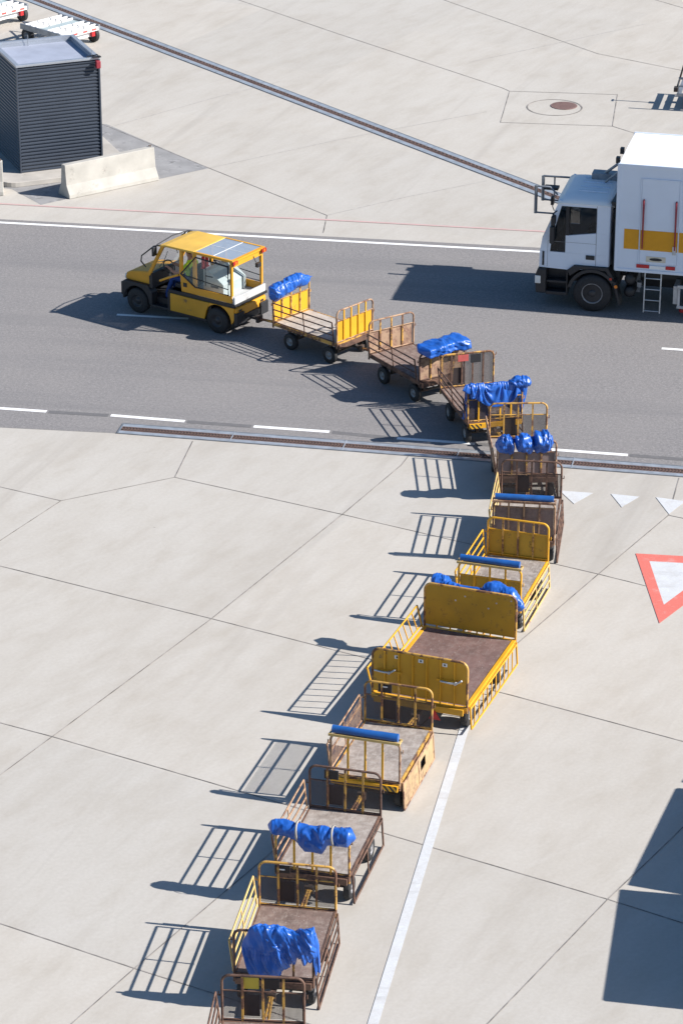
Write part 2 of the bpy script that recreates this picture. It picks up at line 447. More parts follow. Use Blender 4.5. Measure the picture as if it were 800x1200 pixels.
mark('boundary_line', [(-20, 78.9), (-8.9, 77.1), (-6.11, 76.65), (-3.3, 76.2), (-0.46, 75.83), (4.97, 74.93), (8.62, 74.28), (20, 72.4)], .09, PK, 'faded pink line beside the road')
mark('guide_line', [(2.42, 49.7), (2.15, 48.24), (0.47, 39.04), (-1.6, 28)], .165, WPW, 'worn white guide line beside the carts')
for tri in ([(4.49, 58.65), (5.19, 58.52), (4.75, 57.97)], [(5.54, 58.48), (6.12, 58.33), (5.71, 57.8)], [(6.45, 58.31), (7.04, 58.1), (6.64, 57.46)], [(7.4, 58.15), (8.0, 58.0), (7.6, 57.4)]):
    struct(MB().poly([V2(p, .009) for p in tri]).build('give_way_tooth', WPW), 'small worn white give way triangle', 'road marking')
YO = [(5.80, 55.58), (5.98, 52.47), (7.92, 55.30)]; YI = [(6.04, 55.22), (6.14, 53.27), (7.36, 55.05)]
mb = MB()
for i in range(3):
    j = (i + 1) % 3; mb.poly([V2(YO[i], .009), V2(YO[j], .009), V2(YI[j], .009), V2(YI[i], .009)])
gy = struct(mb.build('give_way_marking', RP), 'large red bordered give way triangle painted on the apron', 'road marking')
MB().poly([V2(p, .0085) for p in YI]).build('white_infill', WPW, gy)

# drains
def channel(label, A, B, width, slot, gw, name='drain_channel', seclen=1.6, shared=None):
    A = V2(A); B = V2(B); d = (B - A); L = d.length; ang = math.atan2(d.y, d.x)
    t = thing(name, label, 'drain', A, ang)
    h = width / 2; g = gw / 2
    mb = MB(); mb.box(0, L, g, h - .02, .002, .014); mb.box(0, L, -h + .02, -g, .002, .014); mb.build('steel_frame', 'galv', t)
    mb = MB(); mb.box(0, L, h - .02, h, .002, .02); mb.box(0, L, -h, -h + .02, .002, .02)
    mb.box(-.04, 0, -h, h, .002, .02); mb.build('kerb_strip', 'galv_dark', t)
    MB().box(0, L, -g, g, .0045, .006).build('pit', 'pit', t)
    mb = MB(); n = int(L / slot)
    for i in range(n):
        x = (i + .5) * slot; sk = slot * .9
        for y0, y1, sg in ((-g, -.012, 1), (.012, g, -1)):
            mb.add([(x - slot * .2, y0, .0115), (x + slot * .2, y0, .0115), (x + slot * .2 + sk * sg, y1, .0115), (x - slot * .2 + sk * sg, y1, .0115)], [(0, 1, 2, 3)])
    mb.box(0, L, -.012, .012, .008, .013)
    mb.box(0, L, g - .03, g - .001, .008, .0125); mb.box(0, L, -g + .001, -g + .03, .008, .0125)
    mb.build('grating', 'grate', t, fix=False)
    mb = MB(); x = seclen
    while x < L:
        mb.box(x - .012, x + .012, -h, h, .015, .021); x += seclen
    build_each(mb, 'section_bar', 'galv', t)
channel('steel framed drain with rusty grating along the near road edge', (-4.75, 61.95), (24.1, 56.3), .56, .07, .24, seclen=2.45)
channel('long straight steel drain running diagonally across the upper apron', (-15.9, 105.3), (9.8, 71.7 + .55), .60, .16, .22, seclen=60)
# the diagonal drain ends where the far road edge begins (it is under the truck there)

# manhole
t = thing('manhole', 'round rusty manhole lid set in a concrete ring at the upper right', 'manhole', (6.08, 85.68, 0))
mb = MB()
seg = 48
for r0, r1, z in ((.76, .80, .0075),):
    vs = [(r * math.cos(2 * PI * j / seg), r * math.sin(2 * PI * j / seg), z) for r in (r0, r1) for j in range(seg)]
    mb.add(vs, [(j, (j + 1) % seg, seg + (j + 1) % seg, seg + j) for j in range(seg)])
mb.build('ring_seam', 'joint', t)
mb = MB(); mb.cyl((.28, .15, .002), (.28, .15, .016), .38, seg=40); mb.build('lid', 'manhole', t)
mb = MB()
for i in range(-4, 5):
    w = math.sqrt(max(0, .33 ** 2 - (i * .075) ** 2)); mb.box(.28 - w, .28 + w, .15 + i * .075 - .012, .15 + i * .075 + .012, .015, .021)
mb.build('tread_rib', 'manhole', t)

# ------------------------------------------------------------------ wheels
def wheel(parent, x, y, z, r, w, side=1, rimr=.55, rim='rim', hub=True, dish=.25):
    """side=+1: outer face towards +y"""
    s = side
    pf = [(r * rimr, -w / 2), (r * .9, -w / 2), (r * .985, -w * .36), (r, -w * .2), (r, w * .2), (r * .985, w * .36), (r * .9, w / 2), (r * rimr, w / 2)]
    tw = MB().lathe_y(pf, (x, y, z), 32, False)
    o = tw.build('wheel', 'rubber', parent)
    rr = r * rimr + .002; q = s * w
    f = [(rr, -.46 * w), (rr, .47 * w), (rr * .9, .47 * w), (rr * .82, (.47 - dish) * w), (rr * .45, (.45 - dish) * w), (rr * .38, (.5 - dish * .3) * w), (.001, (.5 - dish * .3) * w)]
    MB().lathe_y([(a, b * s) for a, b in f], (x, y, z), 28, False).build('rim', rim, o)
    return o

# ------------------------------------------------------------------ cloth
def crease(p):
    """sharp ridges between flat facets, as in crumpled sheet"""
    d = noise.voronoi(p)[0]
    return max(0, 1 - (d[1] - d[0]) / .38) - d[0] * .5
def bundle(mb, path, radii, seed, amp=.05, nu=84, nv=44, fine=5.0, power=2.0, along=1.0, pleat=None):
    """crumpled cloth bundle along a path; radii = list of (t, horizontal, vertical, drop)"""
    P = [Vector(p) for p in path]
    seglen = [(b - a).length for a, b in zip(P[:-1], P[1:])]; tot = sum(seglen)
    def at(t):
        s = t * tot
        for i, l in enumerate(seglen):
            if s <= l or i == len(seglen) - 1: return P[i].lerp(P[i + 1], s / l if l else 0)
            s -= l
    def rad(t):
        for a, b in zip(radii[:-1], radii[1:]):
            if a[0] <= t <= b[0]:
                k = (t - a[0]) / (b[0] - a[0] + 1e-9); k = k * k * (3 - 2 * k)
                return [a[i] * (1 - k) + b[i] * k for i in (1, 2, 3)]
        return radii[-1][1:]
    ax = (P[-1] - P[0]); ax.z = 0; ax.normalize(); side = Vector((-ax.y, ax.x, 0)); up = Vector((0, 0, 1))
    vs = []; off = Vector((seed * 3.7, seed * 1.3, seed * 2.1))
    for i in range(nu):
        t = i / (nu - 1); c = at(t); rh, rv, dr = rad(t)
        endk = min(1, (min(t, 1 - t) * 12)) ** .6 if 0 < t < 1 else 0
        wob = 1 + .22 * noise.noise(Vector((t * 5, seed, .3)))
        for j in range(nv):
            a = 2 * PI * j / nv
            ca_, sa_ = math.cos(a), math.sin(a)
            q = (abs(ca_) ** power + abs(sa_) ** power) ** (-1 / power)
            dirv = (side * ca_ * rh + up * sa_ * rv) * q * wob
            p = c + dirv * max(endk, .02) + up * (-dr)
            w = Vector((p.x * fine, p.y * fine * along, p.z * fine)) + off
            w += noise.noise_vector(w * .5) * .9
            k = crease(w) * amp * .62 + crease(w * 2.3 + off) * amp * .26 + noise.noise(w * .35) * amp * 1.1
            if pleat:
                kk, lean, pa = pleat
                ph_ = kk * (t + lean * sa_ * rv) + .55 * noise.noise(Vector((t * 3, sa_ * 1.2, seed))) + (.35 if ca_ > 0 else 0)
                low = min(1, max(.12, .62 - sa_ * .75)); k += low * pa * ((1 - abs(math.sin(PI * ph_))) ** 1.6 - .3) + low * pa * .5 * ((1 - abs(math.sin(PI * (ph_ * 2.3 + .3 * sa_ + seed)))) ** 2 - .2)
            p += dirv.normalized() * k * max(endk, .15) + ax * noise.noise(w * .45) * amp * .9
            vs.append(p)
    mb.grid(vs, nu, nv, closed_v=True)
    mb.add(vs[:nv], [tuple(range(nv))], True); mb.add(vs[-nv:], [tuple(range(nv))[::-1]], True)
import numpy as np
def cloth_sim(mb, size, n, init, x0, zrail, r, seed, floor=.58, steps=150, u0=.5):
    """hang a sheet over a rail (along y) by relaxing a spring lattice under gravity.
    size=(across, along) metres; init(u, v) -> start point for u across, v along"""
    nu, nv = n; rng = np.random.default_rng(seed)
    X = np.array([[init(i / (nu - 1), j / (nv - 1)) for j in range(nv)] for i in range(nu)], float)
    X += rng.normal(0, .006, X.shape)
    pin = np.zeros((nu, nv), bool); X0 = X.copy()
    for j in range(nv):
        ip = int(round(u0(j / (nv - 1)) * (nu - 1))); pin[max(0, ip - 1):ip + 2, j] = True
    du, dv = size[0] / (nu - 1), size[1] / (nv - 1); dd = math.hypot(du, dv)
    cons = []
    def sl(a, b): return slice(a, b)
    for par in (0, 1):
        I = np.arange(par, nu - 1, 2); cons.append((np.ix_(I, range(nv)), np.ix_(I + 1, range(nv)), du, 1.0))
        J = np.arange(par, nv - 1, 2); cons.append((np.ix_(range(nu), J), np.ix_(range(nu), J + 1), dv, 1.0))
        cons.append((np.ix_(I, range(nv - 1)), np.ix_(I + 1, range(1, nv)), dd, .55))
        cons.append((np.ix_(I, range(1, nv)), np.ix_(I + 1, range(nv - 1)), dd, .55))
    for par in range(4):
        I = np.array([i for i in range(nu - 3) if i % 6 in (par % 3, par % 3)]); J = np.array([j for j in range(nv - 3) if j % 6 == par])
        if len(I): cons.append((np.ix_(I, range(nv)), np.ix_(I + 3, range(nv)), du * 3, .10))
        if len(J): cons.append((np.ix_(range(nu), J), np.ix_(range(nu), J + 3), dv * 3, .10))
    P = X.copy(); g = np.array([0, 0, -9.8]) * (1 / 60) ** 2
    side0 = np.sign(X[..., 0] - x0); side0[side0 == 0] = 1
    for it in range(steps):
        V = (X - P) * .955; P = X.copy(); X = X + V + g
        for _ in range(7):
            for a, b, L0, k in cons:
                d = X[b] - X[a]; l = np.linalg.norm(d, axis=-1, keepdims=True) + 1e-9
                c = d * ((l - L0) / l * .5 * k); X[a] += c; X[b] -= c
            q = X[..., (0, 2)] - np.array([x0, zrail]); l = np.linalg.norm(q, axis=-1, keepdims=True) + 1e-9
            m = (l[..., 0] < r) ; q2 = q / l * r + np.array([x0, zrail])
            X[..., 0] = np.where(m, q2[..., 0], X[..., 0]); X[..., 2] = np.where(m, q2[..., 1], X[..., 2])
            fr = m[..., None]; X = np.where(fr, X * .35 + np.stack([X[..., 0], P[..., 1], X[..., 2]], -1) * .65, X)   # friction along the rail
            below = (X[..., 2] < zrail) & (np.abs(X[..., 0] - x0) < r * .8)
            X[..., 0] = np.where(below, x0 + side0 * r * .8, X[..., 0])
            X[..., 2] = np.maximum(X[..., 2], floor)
            X[pin] = X0[pin]
    mb.grid([tuple(p) for row in X for p in row], nu, nv)

def hang(x0, zr, r, size, u0, yf, k, amp, ph=0., skew=0.):
    """start shape of a hung sheet: over the rail at u0(v), uneven waves along it, both sides hanging"""
    def f(u, v):
        d = (u - u0(v)) * size[0]; s = 1 if d < 0 else -1; e = abs(d)
        w = v + .16 * noise.noise(Vector((v * 3.1, ph, s * 2.))) + e * skew * .35
        wv = amp * (.3 + min(1, e * 3)) * (math.sin(k * w + ph + s * .8) + .5 * math.sin(k * 1.9 * w + 2 * ph + e * 3)) * (.65 + .7 * noise.noise(Vector((v * 4, e * 2, ph + 5))))
        if e < r * 1.57: th = e / r; x, z = s * r * math.sin(th), r * math.cos(th) + max(0, wv) * .8
        else: x, z = s * (r + .02 + abs(wv) + .03 * e), -(e - r * 1.57)
        return (x0 + x, yf(v) + skew * e + .05 * noise.noise(Vector((u * 4, v * 5, ph))), zr + z + .012)
    return f

# ------------------------------------------------------------------ baggage carts
CARTGROUP = 'baggage carts in the curving train'
def arch(y0, y1, z0, z1, r, x=0, n=5):
    """inverted U path in the plane x: up at y0, over, down at y1"""
    p = [(x, y0, z0), (x, y0, z1 - r)]
    s = 1 if y1 > y0 else -1
    for i in range(1, n + 1):
        a = PI / 2 * i / n; p.append((x, y0 + s * r * (1 - math.cos(a)), z1 - r + r * math.sin(a)))
    for i in range(0, n + 1):
        a = PI / 2 * i / n; p.append((x, y1 - s * r * (1 - math.sin(a)), z1 - r + r * math.cos(a)))
    p.append((x, y1, z0)); return p
def wire_mesh(mb, x, y0, y1, z0, z1, pitch=.0165, w=.0062, plane='x'):
    def bar(a0, a1, c0, c1, off):
        if plane == 'x': mb.add([(x + off, a0, c0), (x + off, a1, c0), (x + off, a1, c1), (x + off, a0, c1)], [(0, 1, 2, 3)])
        else: mb.add([(a0, x + off, c0), (a1, x + off, c0), (a1, x + off, c1), (a0, x + off, c1)], [(0, 1, 2, 3)])
    n = int((y1 - y0) / pitch)
    for i in range(n + 1): c = y0 + (y1 - y0) * i / n; bar(c - w / 2, c + w / 2, z0, z1, .001)
    n = int((z1 - z0) / pitch)
    for i in range(n + 1): c = z0 + (z1 - z0) * i / n; bar(y0, y1, c - w / 2, c + w / 2, -.001)

def board(t, name, x, W, zd, zt, tube, bars, barmat, panel, pmat, cross=.26, sgn=1, r=.12, barr=.017, ztp=None):
    """end board: tube arch + inner bars + panel (plate / mesh / none)"""
    y0, y1 = -W / 2, W / 2
    mb = MB(); mb.tube(arch(y0, y1, zd - .12, zt, r, x), .021, 8)
    zc = zt - (cross or .1)
    if cross: mb.tube([(x, y0, zc), (x, y1, zc)], .013, 6)
    mb.tube([(x, y0, zd + .03), (x, y1, zd + .03)], .016, 6)
    for yy in (y0, y1):                      # small hinge hooks on the posts
        e = .05 if yy > 0 else -.05
        mb.tube([(x, yy, zc - .08), (x, yy + e, zc - .08), (x, yy + e, zc - .02)], .008, 5)
    f = mb.build(name, tube, t)
    mb = MB()
    for i in range(bars):
        y = y0 + W * (i + 1) / (bars + 1)
        mb.box(x - .012, x + .012, y - barr, y + barr, zd - .02, zt - .014)
    if bars: mb.build('upright', barmat, f)
    if panel == 'mesh':
        mb = MB(); wire_mesh(mb, x + sgn * .02, y0 + .01, y1 - .01, zd + .05, zc); mb.build('mesh_panel', 'wire', f, fix=False)
    elif panel == 'plate':
        MB().box(x + sgn * .015, x + sgn * .027, y0 + .025, y1 - .025, zd + .01, (ztp or zc) - .005).build('board_panel', pmat, f)
    return f

def gate(t, side, up, L, W, zd, hgt, tube, style, pmat=None, midpost=True, lean=.06):
    """side gate: side=+1 left; up or folded down"""
    y = side * (W / 2 + .026)
    def pt(x, h):                            # h along the gate from its hinge
        if up: return (x, y + side * lean * h / hgt, zd + .02 + h)
        return (x, y + side * (.012 + .03 * h / hgt), zd - .02 - h)
    xs = (L / 2 - .07, -L / 2 + .07)
    mb = MB()
    hs = {'rails': (.02, hgt * .36, hgt * .68, hgt), 'bars': (.03, hgt), 'mesh': (.03, hgt * .62, hgt), 'panel': (.02, hgt), 'two': (.02, hgt * .97)}[style]
    for h in hs: mb.tube([pt(xs[0], h), pt(xs[1], h)], .017, 6)
    for x in xs: mb.tube([pt(x, -.02), pt(x, hgt)], .018, 6)
    if midpost: mb.tube([pt(-.02, 0), pt(-.02, hgt)], .013, 6)
    if style == 'bars':
        n = int(L / .235)
        for i in range(1, n):
            x = xs[0] + (xs[1] - xs[0]) * i / n
            mb.tube([pt(x, .03), pt(x - .07, hgt)], .012, 6)
    g = mb.build('side_gate', tube, t)
    if style == 'panel':
        m2 = MB()
        for (xa, xb, ha, hb) in ((xs[0], .42, .02, hgt), (.42, .12, .02, hgt * .28), (.42, .12, hgt * .66, hgt), (.12, xs[1], .02, hgt)):
            a, b, c, d_ = pt(xa, ha), pt(xb, ha), pt(xb, hb), pt(xa, hb); o = Vector((0, -side * .012, 0))
            vs = [Vector(q) for q in (a, b, c, d_)]; vs += [v + o for v in vs]
            m2.add(vs, [(0, 1, 2, 3), (7, 6, 5, 4), (0, 4, 5, 1), (1, 5, 6, 2), (2, 6, 7, 3), (3, 7, 4, 0)])
        m2.build('gate_panel', pmat, g)
    if style == 'mesh':
        m2 = MB(); wire_mesh(m2, y + side * lean * .5 - side * .02, xs[1], xs[0], zd + .05, zd + hgt, .024, .0048, 'y'); m2.build('mesh_panel', pmat or 'rust_pale', g, fix=False)
    return g

def make_cart(label, F, hd, L=2.0, W=1.2, zd=.55, zt=1.33, tube='rust', ftube=None, rtube=None, deckm='deck_brown', front=('mesh', None), rear=('plate', 'mauve'),
              fbar='rust', rbar='yellow_rust', left=('rails', 'rust', True), right=('rails', 'rust', False), fbars=3, rbars=3, hitch=None, gh=.5, chev=(), bump='rust',
              pouch=True, extras=(), fcross=.26, rcross=.26, zrear=None, wr=.2, name='baggage_cart'):
    hr = R(hd); fw = Vector((math.cos(hr), math.sin(hr), 0))
    c = Vector((F[0], F[1], 0)) - fw * L / 2
    t = thing(name, label, 'baggage cart', c, hr, CARTGROUP)
    # deck: plywood sheet in a steel rim
    MB().box(-L / 2 + .04, L / 2 - .04, -W / 2 + .03, W / 2 - .03, zd - .03, zd).build('deck', deckm, t)
    mb = MB()
    for y0, y1 in ((-W / 2 - .005, -W / 2 + .03), (W / 2 - .03, W / 2 + .005)): mb.box(-L / 2 - .03, L / 2 + .03, y0, y1, zd - .075, zd + .006)
    for x0, x1 in ((-L / 2 - .026, -L / 2 + .04), (L / 2 - .04, L / 2 + .026)): mb.box(x0, x1, -W / 2 + .031, W / 2 - .031, zd - .073, zd + .004)
    mb.build('deck_rim', tube, t, .004)
    mb = MB()
    for y in (-.3, .3): mb.box(-L / 2 + .05, L / 2 - .05, y - .03, y + .03, zd - .16, zd - .032)
    for x in (-L / 2 + .25, -.2, .3, L / 2 - .45): mb.box(x - .03, x + .03, -W / 2 + .04, W / 2 - .04, zd - .14, zd - .034)
    xf, xr = L / 2 - .5, -L / 2 + .27
    for x in (xf, xr):
        mb.cyl((x, -W / 2 + .08, wr), (x, W / 2 - .08, wr), .026, seg=10)
        for y in (-.3, .3): mb.box(x - .04, x + .04, y - .035, y + .035, wr, zd - .15)
    mb.cyl((xf, 0, wr + .05), (xf, 0, zd - .1), .12, seg=16)
    mb.build('chassis', 'chassis', t)
    for x in (xf, xr):
        for s in (1, -1): wheel(t, x, s * (W / 2 - .07), wr, wr, .11, s, .5)
    b1 = board(t, 'front_board', L / 2, W, zd, zt, ftube or tube, fbars, fbar, front[0], front[1], fcross, 1)
    b2 = board(t, 'rear_board', -L / 2, W, zd, zrear or zt, rtube or tube, rbars, rbar, rear[0], rear[1], rcross, 1)
    if pouch: MB().box(L / 2 + .03, L / 2 + .042, W / 2 - .55, W / 2 - .29, zd + .08, zd + .44).build('dark_plate', 'pouch', b1)
    if left: gate(t, 1, left[2], L, W, zd, gh, left[1], left[0], *(left[3:]))
    if right: gate(t, -1, right[2], L, W, zd, gh, right[1], right[0], *(right[3:]))
    bm2 = MB(); bm2.box(-L / 2 - .07, -L / 2 - .028, -W / 2 + .02, W / 2 - .02, zd - .13, zd - .02)
    bb = bm2.build('rear_bumper', bump, t, .004)
    if chev:
        for s in chev: MB().box(-L / 2 - .076, -L / 2 - .071, s * (W / 2 - .16) - .13, s * (W / 2 - .16) + .13, zd - .125, zd - .025).build('chevron_plate', 'chev', bb)
    # rear hitch + drawbar to the vehicle in front
    mb = MB(); mb.box(-L / 2 - .22, -L / 2 + .1, -.04, .04, .31, .37); mb.box(-L / 2 - .24, -L / 2 - .18, -.07, .07, .28, .41); mb.box(-L / 2 - .05, -L / 2 + .02, -.03, .03, .36, zd - .12)
    mb.build('tow_hitch', 'chassis', t)
    if hitch is not None:
        inv = Matrix.Translation(c) @ Matrix.Rotation(hr, 4, 'Z'); tip = inv.inverted() @ Vector((hitch[0], hitch[1], .35))
        mid = Vector((xf, 0, .3)).lerp(tip, .55)
        mb = MB()
        for s in (1, -1): mb.tube([(xf + .02, s * .27, .28), mid + Vector((0, s * .03, .02)), tip + Vector((-.03, s * .015, 0))], .024, 6)
        mb.tube([(xf + .25, .17, .29), (xf + .25, -.17, .29)], .018, 6)
        mb.tube([tip + Vector((.05 * math.cos(a), .05 * math.sin(a), 0)) for a in [2 * PI * i / 12 for i in range(12)]], .016, 6, True)
        mb.build('drawbar', 'yellow_rust' if random.random() < .6 else 'rust', t)
    rear_hitch = Vector((c.x, c.y, 0)) - fw * (L / 2 + .21)
    return t, rear_hitch, c, hr

def cart_space(c, hr, o): o.location = c; o.rotation_euler = (0, 0, hr); return o
TG = 'blue tarpaulins stowed on the carts'
def tarp_obj(name, mb, c, hr, label, mat='tarp', solid=.008):
    o = mb.build(name, mat, None, solid=solid)
    cart_space(c, hr, o); tag(o, label, 'tarpaulin', TG); return o
def tarp_roll(c, hr, x, W, zt, label, r=.06):
    """tarpaulin rolled on a holder along an end board"""
    mb = MB(); n = 60; vs = []; seg = 20
    for i in range(n):
        u = i / (n - 1); y = -W / 2 + .03 + (W - .06) * u
        for j in range(seg):
            a = 2 * PI * j / seg
            k = r * (1 + .05 * noise.noise(Vector((u * 8, math.cos(a), math.sin(a)))) + .035 * math.sin(a * 2 + u * 5) + (.08 if j == 3 else 0))
            vs.append((x + k * math.cos(a), y, zt + .02 + r + k * math.sin(a)))
    mb.grid(vs, n, seg, closed_v=True)
    mb.add(vs[:seg], [tuple(range(seg))]); mb.add(vs[-seg:], [tuple(range(seg))[::-1]])
    return tarp_obj('rolled_tarpaulin', mb, c, hr, label, 'tarp_roll', 0)
def roll_tray(t, x, W, zt, m='rust_pale'):
    """wooden tray on top of the rear board that carries the roll"""
    mb = MB(); mb.box(x - .085, x - .06, -W / 2 - .02, W / 2 + .02, zt - .01, zt + .035); mb.box(x + .07, x + .09, -W / 2 - .02, W / 2 + .02, zt - .01, zt + .03)
    mb.box(x - .06, x + .07, -W / 2 - .02, -W / 2 + .01, zt + .0, zt + .018); mb.box(x - .06, x + .07, W / 2 - .01, W / 2 + .02, zt + .0, zt + .018)
    mb.box(x - .06, x + .07, -.03, .03, zt - .002, zt + .014); mb.build('roll_tray', m, t)

TRACTOR_H = 145.0
tfw = Vector((math.cos(R(TRACTOR_H)), math.sin(R(TRACTOR_H)), 0)); torg = Vector((-2.55, 68.19, 0))
h = torg - tfw * .78
# 1 ------------------------------------------------ yellow cart behind the tractor
t, h, c, a = make_cart('yellow baggage cart hitched directly behind the tow tractor, pale deck', (-1.16, 67.40), 137, tube='yellow_rust', rtube='rust_pale', ftube='yellow_rust', deckm='deck_tan',
    front=('plate', 'yellow'), rear=('plate', 'yellow'), fbar='yellow_rust', rbar='yellow', left=('rails', 'rust', True), right=('rails', 'rust_pale', False), rbars=4, hitch=h, pouch=False, fcross=.27, rcross=.25)
mb = MB(); bundle(mb, [(1.03, .72, 1.30), (1.02, .3, 1.38), (1.02, -.2, 1.40), (1.0, -.72, 1.36)], [(0, .10, .12, .06), (.15, .15, .19, .06), (.5, .15, .16, .03), (.8, .13, .15, .02), (1, .02, .03, .02)], 1, .07)
tarp_obj('tarpaulin', mb, c, a, 'crumpled blue tarpaulin on the front board of the first yellow cart', solid=0)
# 2
t, h, c, a = make_cart('rusty brown cart with tan front board, second behind the tractor', (1.12, 65.29), 123, tube='rust', ftube='rust_pale', rtube='rust', deckm='deck_brown',
    front=('plate', 'tan_board'), rear=('plate', 'tan_board'), fbar='yellow_rust', rbar='yellow_rust', hitch=h, pouch=False, zrear=1.2, rcross=.1)
mb = MB(); bundle(mb, [(-1.02, .62, 1.27), (-1.02, -.66, 1.31)], [(0, .27, .10, .0), (.04, .27, .11, 0), (.8, .25, .12, 0), (.93, .27, .10, .02), (1, .22, .06, .07)], 2, .055, fine=3.4, power=7, pleat=(2.6, .8, .035))
tarp_obj('tarpaulin', mb, c, a, 'boxy folded blue tarpaulin lying across the rear board of the second cart', solid=0)
# 3
t, h, c, a = make_cart('brown cart with a small red plate on its grey front board', (2.74, 63.06), 105, tube='rust', ftube='yellow_rust', rtube='yellow_rust', deckm='deck_brown',
    front=('mesh', None), rear=('mesh', None), fbar='rust', rbar='yellow', fbars=4, rbars=4, hitch=h, fcross=.02, bump='yellow', chev=(1,))
fb = [o for o in t.children if o.name.startswith('front_board')][0]
MB().box(.978, .986, -.02, .22, 1.15, 1.30).build('red_plate', 'red_plate', fb)
MB().box(.978, .986, -.30, -.06, 1.10, 1.29).build('dark_plate', 'black', fb)
mb = MB(); S_ = (.95, 1.75); U_ = lambda v: .55 + .16 * math.sin(7.5 * v + .6) + .08 * math.sin(17 * v)
cloth_sim(mb, S_, (44, 80), hang(-1.0, 1.325, .065, S_, U_, lambda v: -.70 + 1.30 * v, 14, .075, 1., .12), -1.0, 1.325, .055, 3, u0=U_)
S_ = (1.2, .75); U_ = lambda v: .64 + .22 * v
cloth_sim(mb, S_, (46, 32), hang(-1.0, 1.325, .09, S_, U_, lambda v: .28 + .40 * v, 9, .06, 2., -.15), -1.0, 1.325, .075, 5, u0=U_)
bundle(mb, [(-1.0, -.25, 1.38), (-1.0, -.62, 1.40), (-1.0, -.80, 1.33)], [(0, .05, .04, .02), (.5, .12, .10, 0), (1, .07, .06, 0)], 61, .07, 50, 36)
tarp_obj('tarpaulin', mb, c, a, 'blue tarpaulin slung over a yellow rear board, hanging down to the deck at one side')
# 4
t, h, c, a = make_cart('brown cart on the road edge below three blue tarpaulin bundles', (3.70, 60.17), 92, tube='rust', ftube='yellow_rust', rtube='rust_pale', deckm='deck_grey',
    front=('mesh', None), rear=('plate', 'mauve'), fbar='yellow_rust', rbar='yellow_rust', hitch=h, left=('rails', 'rust_pale', True))
mb = MB()
for i, y in enumerate((.42, .05, -.36)):
    bundle(mb, [(-1.02, y + .22, 1.27 - .04 * (i == 0)), (-1.03, y, 1.33), (-1.02, y - .19, 1.25 + .05 * i)], [(0, .05, .06, .0), (.28, .13, .15 + .02 * (i == 1), .03), (.7, .14, .17, .05), (1, .06, .07, .05)], 41 + i * 3, .11, 64, 48, 4.2)
bundle(mb, [(-.97, .60, 1.30), (-.96, .1, 1.345), (-.97, -.55, 1.30)], [(0, .04, .05, .02), (.3, .055, .07, 0), (.5, .05, .06, 0), (.75, .055, .07, 0), (1, .04, .05, .02)], 57, .06, 80, 28, 6)
tarp_obj('tarpaulin', mb, c, a, 'blue tarpaulin tied into three bulging bundles along one rear board', solid=0)
# 5
t, h, c, a = make_cart('dark mesh fronted cart with plain brown rear panel under a faded roll', (3.81, 57.11), 82.5, tube='rust', ftube='rust', rtube='rust_pale', deckm='deck_grey',
    front=('mesh', None), rear=('plate', 'mauve'), fbar='rust', rbar='rust_pale', hitch=h, left=('rails', 'straw_board', True), rcross=.12)
rb = [o for o in t.children if o.name.startswith('rear_board')][0]; roll_tray(rb, -1.0, 1.2, 1.33)
tarp_roll(c, a, -1.0, 1.2, 1.335, 'faded blue tarpaulin roll on the brown panelled cart beside the white road teeth')
# 6
t, h, c, a = make_cart('yellow tubed cart with weathered yellow front board, just ahead of the big wide cart', (3.39, 54.24), 72.5, L=2.1, tube='yellow', deckm='deck_grey', ftube='yellow', rtube='yellow',
    front=('plate', 'olive'), rear=('plate', 'olive'), fbar='yellow_rust', rbar='yellow', left=('rails', 'yellow', True), right=('rails', 'straw_board', False), hitch=h, pouch=False, rcross=.26, fcross=.24)
rb = [o for o in t.children if o.name.startswith('rear_board')][0]; roll_tray(rb, -1.05, 1.2, 1.33, 'straw_board')
tarp_roll(c, a, -1.05, 1.2, 1.335, 'faded blue tarpaulin roll on the yellow cart ahead of the wide cart')
# 7 ------------------------------------------------ big wide yellow cart
Lb, Wb, ZT = 2.81, 1.75, 1.46
hb = R(69.6); fwb = Vector((math.cos(hb), math.sin(hb), 0)); cb = Vector((2.345, 50.92, 0)) - fwb * Lb / 2
t = thing('wide_baggage_cart', 'big wide yellow cart with solid yellow end boards and barred side gates', 'baggage cart', cb, hb, CARTGROUP)
zd = .58
mb = MB(); mb.box(-Lb / 2 + .05, Lb / 2 - .05, -Wb / 2 + .06, -.004, zd - .03, zd); mb.box(-Lb / 2 + .05, Lb / 2 - .05, .004, Wb / 2 - .06, zd - .03, zd); mb.build('deck', 'deck_red', t)
MB().box(-Lb / 2 + .05, Lb / 2 - .05, -.0038, .0038, zd - .03, zd - .006).build('deck_seam', 'straw_board', t)
mb = MB()
for s in (1, -1): mb.box(-Lb / 2 - .03, Lb / 2 + .03, *(sorted((s * (Wb / 2 - .058), s * (Wb / 2 + .01)))), zd - .1, zd + .012)
for x0, x1 in ((-Lb / 2 - .028, -Lb / 2 + .048), (Lb / 2 - .048, Lb / 2 + .028)): mb.box(x0, x1, -Wb / 2 + .0, Wb / 2 - .0, zd - .098, zd + .004)
mb.build('deck_rim', 'yellow', t, .005)
mb = MB()
for y in (-.45, .45): mb.box(-Lb / 2 + .05, Lb / 2 - .05, y - .04, y + .04, zd - .2, zd - .04)
for x in (-1.0, -.3, .4, 1.0): mb.box(x - .04, x + .04, -Wb / 2 + .08, Wb / 2 - .08, zd - .18, zd - .036)
for x in (-.95, .85):
    mb.cyl((x, -Wb / 2 + .2, .24), (x, Wb / 2 - .2, .24), .035, seg=10)
    for y in (-.45, .45): mb.box(x - .05, x + .05, y - .045, y + .045, .22, zd - .19)
mb.build('chassis', 'chassis', t)
for x in (-.95, .85):
    for s in (1, -1): wheel(t, x, s * (Wb / 2 - .14), .24, .24, .13, s, .5)
